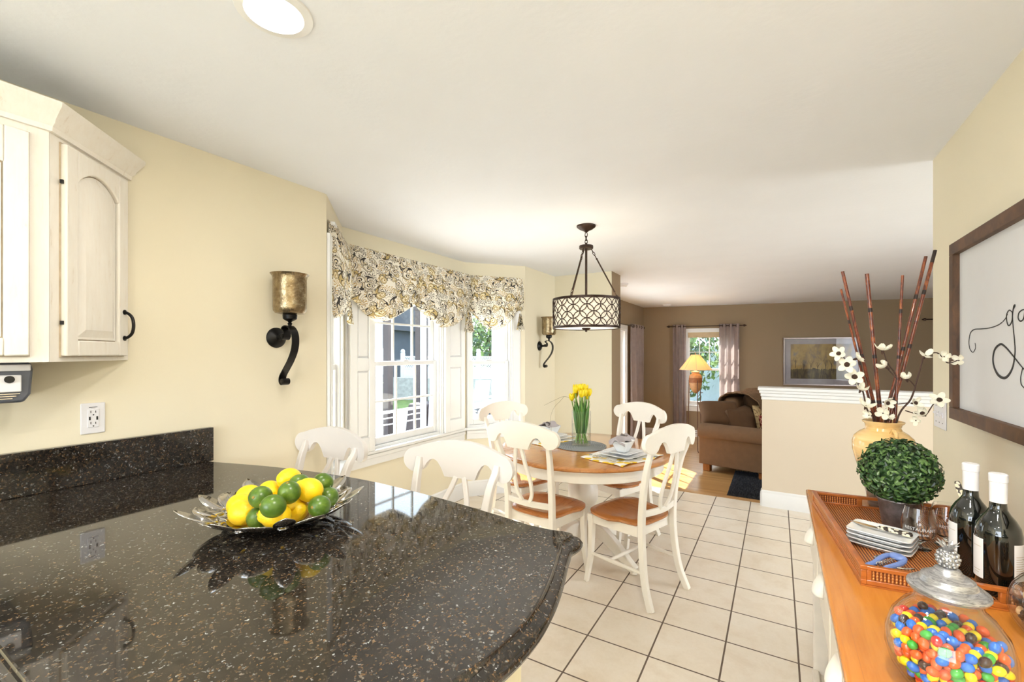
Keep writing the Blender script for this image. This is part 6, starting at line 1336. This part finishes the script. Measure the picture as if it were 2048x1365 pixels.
# floor lamp
LX, LY = -1.165, 7.90
r = thing('floor_lamp', 'urn floor lamp on three thin legs with lit cream shade', 'floor lamp', (LX, LY, LOW))
M['terracotta'] = plain('terracotta_urn', rgb(176, 128, 84), .55, var=.15, vscale=30, bump=.3, bscale=90); M['legs_metal'] = plain('rust_brown_metal', rgb(98, 62, 44), .5, .4)
m = MB(); m.lathe([(0, .955), (.022, .958), (.058, .99), (.088, 1.05), (.098, 1.12), (.099, 1.20), (.098, 1.235), (.080, 1.262), (.060, 1.275), (.058, 1.292), (.070, 1.300), (.066, 1.308), (.030, 1.316), (.012, 1.33), (.012, 1.36), (0, 1.36)], seg=36); m.build('urn', M['terracotta'], r)
m = MB(); m.lathe([(.099, 1.128), (.103, 1.132), (.103, 1.205), (.099, 1.209)], seg=36); m.build('carved_band', plain('carved_band', rgb(140, 84, 44), .6, var=.35, vscale=120, bump=1, bscale=150), r)
for k in range(3):
    a = -1.15 + k * 2 * PI / 3; c, s = math.cos(a), math.sin(a); m = MB(); m.tube(catmull([(c * .140, s * .140, 0.001), (c * .125, s * .125, .06), (c * .118, s * .118, .30), (c * .108, s * .108, .80), (c * .104, s * .104, 1.17)], 6), .0065, 8); m.tube([(c * .165, s * .165, .006), (c * .138, s * .138, .012)], .008, 8); m.build('leg', M['legs_metal'], r)
m = MB(); m.torus((0, 0, .30), .116, .004, 36, 6); m.torus((0, 0, .965), .111, .003, 36, 6); m.build('leg_ring', M['legs_metal'], r)
t = NT('lit_cream_shade'); tr = t.n('ShaderNodeBsdfTranslucent'); tr.inputs[0].default_value = rgb(255, 222, 160); t.set(Base_Color=rgb(240, 214, 166), Roughness=.8, Emission_Color=(1, .78, .46, 1), Emission_Strength=.28); mx = t.n('ShaderNodeMixShader'); mx.inputs[0].default_value = .55; t.l(t.b.outputs[0], mx.inputs[1]); t.l(tr.outputs[0], mx.inputs[2]); t.l(mx.outputs[0], t.out.inputs[0])
m = MB(); m.lathe([(.254, 1.338), (.250, 1.340), (.062, 1.588), (.064, 1.590), (.255, 1.342)], seg=48, closed=True); m.build('shade', t.m, r)
m = MB()
for k in range(8): a = k * PI / 4 + .2; m.tube([(.2545 * math.cos(a), .2545 * math.sin(a), 1.341), (.064 * math.cos(a), .064 * math.sin(a), 1.590)], .002, 6)
m.torus((0, 0, 1.340), .2545, .003, 48, 6); m.torus((0, 0, 1.590), .064, .003, 32, 6); m.build('shade_trim', M['glaze'], r)
m = MB(); m.tube([(0, 0, 1.36), (0, 0, 1.60)], .004, 8); m.ico((0, 0, 1.61), .012, 2); m.build('harp_finial', M['legs_metal'], r)
pl_ = bpy.data.lights.new('floor_lamp_bulb', 'POINT'); pl_.energy = 9; pl_.color = (1, .74, .44); pl_.shadow_soft_size = .04; o = bpy.data.objects.new('floor_lamp_bulb', pl_); COL.objects.link(o); o.location = (LX, LY, LOW + 1.45)

# sofa
def cushion(m, c, size, rot, puff=.5, nu=20, nv=20):
    R_ = rot.to_matrix(); c = Vector(c)
    for side in (1, -1):
        def f(u, v, side=side):
            x, y = 2 * u - 1, 2 * v - 1; e = (1 - abs(x) ** 3.2) * (1 - abs(y) ** 3.2); th = size[2] / 2 * max(0, e) ** puff; k = 1 - .06 * (1 - abs(x)) * abs(y) ** 4; k2 = 1 - .06 * (1 - abs(y)) * abs(x) ** 4
            p = c + R_ @ Vector((x * size[0] / 2 * k2, y * size[1] / 2 * k, side * th)); return p
        m.grid(f, nu, nv)
    return m
SR = -.245
r = thing('sofa', 'brown microfibre sofa with rolled arm beyond the half wall', 'sofa', (-.955, 6.575, LOW), SR)
def rolled_arm(y0, name='arm'):
    m = MB(); prof_ = [(y0 + .02, .10), (y0 + .02, .44), (y0 - .015, .47), (y0 - .03, .53), (y0 - .015, .59), (y0 + .04, .635), (y0 + .12, .65), (y0 + .20, .635), (y0 + .245, .59), (y0 + .25, .52), (y0 + .23, .46), (y0 + .23, .10)]
    P_ = [(p.x, p.y) for p in catmull([(a, b, 0) for a, b in prof_], 3)]; m.prism(P_, .02, .86, 'yz'); o = m.build(name, M['sofa'], r, smooth=50, bevel=.02, bseg=3)
    q = MB(); q.prism([(lerp(y0 + .11, a, .86), lerp(.40, b, .93)) for a, b in P_], .862, .885, 'yz'); q.build('arm_front', M['sofa'], o, smooth=50, bevel=.008)
rolled_arm(0.0); rolled_arm(1.90)
m = MB(); m.bx(.05, .86, .24, 1.91, .10, .34); m.build('base', M['sofa'], r, bevel=.02)
m = MB(); m.bx(.0, .26, .235, 1.92, .10, .76); m.build('back_frame', M['sofa'], r, bevel=.07, bseg=5)
m = MB(); m.bx(.01, .25, .90, 1.90, .70, .95); m.build('back_crown', M['sofa'], r, bevel=.09, bseg=5)
for k in range(2): m = MB(); cushion(m, (.56, .66 + .83 * k, .42), (.66, .82, .19), Euler((0, 0, 0)), .35); m.build('seat_cushion', M['sofa'], r, smooth=80)
for k in range(2): m = MB(); cushion(m, (.36, .66 + .83 * k, .62 + .08 * k), (.46 + .16 * k, .80, .28), Euler((0, PI / 2 - .25, 0)), .45); m.build('back_cushion', M['sofa'] if k else M['sofa_dark'], r, smooth=80)
for x, y in ((.06, .06), (.06, 2.0), (.76, .06), (.76, 2.0)): m = MB(); m.bx(x, x + .09, y, y + .09, 0.001 if x < .5 else .0125, .10); m.build('foot', M['oak'], r, bevel=.004)
Rs = Matrix.Rotation(SR, 4, 'Z'); SO = Vector((-.955, 6.575, LOW))
def sofa_pt(x, y, z): return SO + Rs @ Vector((x, y, z))
m = MB(); cushion(m, (0, 0, 0), (.52, .40, .25), Euler((0, 0, 0)), .42); o = m.build('throw_pillow', M['sofa_dark'], smooth=80, loc=(-.705, 6.90, .575), rot=Vector((.3, -.8, .75)).to_track_quat('Z', 'Y').to_euler()); tag(o, 'big dark brown cushion slumped on the near sofa arm', 'cushion')
t = NT('red_lattice_cloth'); wv = t.n('ShaderNodeTexWave', wave_type='BANDS', bands_direction='DIAGONAL'); wv.inputs['Scale'].default_value = 9; mpv = t.coord(); t.l(mpv, wv.inputs['Vector']); wv2 = t.n('ShaderNodeTexWave', wave_type='BANDS', bands_direction='DIAGONAL'); wv2.inputs['Scale'].default_value = 9; t.l(t.coord(scale=(-1, 1, 1)), wv2.inputs['Vector'])
M['redpil'] = t.set(Base_Color=t.mix(t.math('GREATER_THAN', t.math('MAXIMUM', wv.outputs['Fac'], wv2.outputs['Fac']), .93), rgb(118, 34, 30), rgb(196, 150, 120)), Roughness=.85)
t = NT('gold_floral_cloth'); n = t.noise(t.coord(), 14, 4, .6, 1.2); M['goldpil'] = t.set(Base_Color=t.ramp(n.outputs[0], [(.38, rgb(96, 60, 40)), (.46, rgb(214, 186, 134)), (.6, rgb(222, 196, 146)), (.68, rgb(140, 100, 60))]), Roughness=.85)
m = MB(); cushion(m, (0, 0, 0), (.46, .46, .16), Euler((0, 0, 0)), .5); tag(m.build('throw_pillow', M['goldpil'], smooth=80, loc=sofa_pt(.62, 1.02, .64), rot=(0, 1.30, SR - .55)), 'gold floral cushion behind the red lattice cushion', 'cushion')
m = MB(); cushion(m, (0, 0, 0), (.40, .42, .15), Euler((0, 0, 0)), .5); tag(m.build('throw_pillow', M['redpil'], smooth=80, loc=sofa_pt(.75, .80, .56), rot=(0, 1.25, SR - .55)), 'dark red cushion with cream lattice on the sofa', 'cushion')
t = NT('knitted_tan_throw'); wv = t.n('ShaderNodeTexWave', wave_type='BANDS', bands_direction='Y'); wv.inputs['Scale'].default_value = 22; t.l(t.coord(), wv.inputs['Vector']); wv2 = t.n('ShaderNodeTexWave', wave_type='BANDS', bands_direction='Z'); wv2.inputs['Scale'].default_value = 30; t.l(t.coord(), wv2.inputs['Vector'])
h = t.math('MULTIPLY', wv.outputs['Fac'], t.math('ADD', wv2.outputs['Fac'], .4)); t.bump(h, .8, .01); M['knit'] = t.set(Base_Color=t.ramp(h, [(.1, rgb(92, 66, 44)), (.8, rgb(168, 132, 94))]), Roughness=.95)
m = MB()
def thr(u, v):
    y = .82 + u * 1.06; s = v * 1.0; pts_ = [(-.045, .45), (-.055, .80), (-.02, .93), (.10, 1.00), (.26, 1.02), (.42, 1.00), (.56, .90), (.61, .74 - .14 * (1 - abs(2 * u - 1)))]; k = s * (len(pts_) - 1); i = min(int(k), len(pts_) - 2); f = smoothstep(k - i) * .3 + (k - i) * .7; x = lerp(pts_[i][0], pts_[i + 1][0], f); z = lerp(pts_[i][1], pts_[i + 1][1], f)
    return (x + .012 * math.sin(u * 17 + v * 5), y + .03 * math.sin(v * 6), z + .018 * math.sin(u * 21 + 2 * v) + .012 * math.sin(u * 9))
m.grid(thr, 60, 40); tag(m.build('knitted_throw', M['knit'], smooth=70, solid=.012, loc=SO, rot=(0, 0, SR)), 'brown knitted throw draped over the sofa back', 'throw blanket')
# shag rug
m = MB(); m.bx(-.49, .70, 5.30, 6.77, LOW + .001, LOW + .012); r = m.build('shag_rug', M['rug'], smooth=0); tag(r, 'charcoal shag rug on the oak floor behind the half wall', 'rug')
m = MB(); rr2 = random.Random(3)
for _ in range(9000):
    x, y = rr2.uniform(-.485, .25), rr2.uniform(5.5, 6.765); h = rr2.uniform(.014, .028); a = rr2.uniform(0, 6.28); dx, dy = rr2.uniform(-.012, .012), rr2.uniform(-.012, .012); w_ = .0035; i0 = m.av((x - w_ * math.cos(a), y - w_ * math.sin(a), LOW + .011)); i1 = m.av((x + w_ * math.cos(a), y + w_ * math.sin(a), LOW + .011)); i2 = m.av((x + dx, y + dy, LOW + .011 + h)); m.af((i0, i1, i2))
o = m.build('pile', M['rug'], r, smooth=0); o['kind'] = 'stuff'
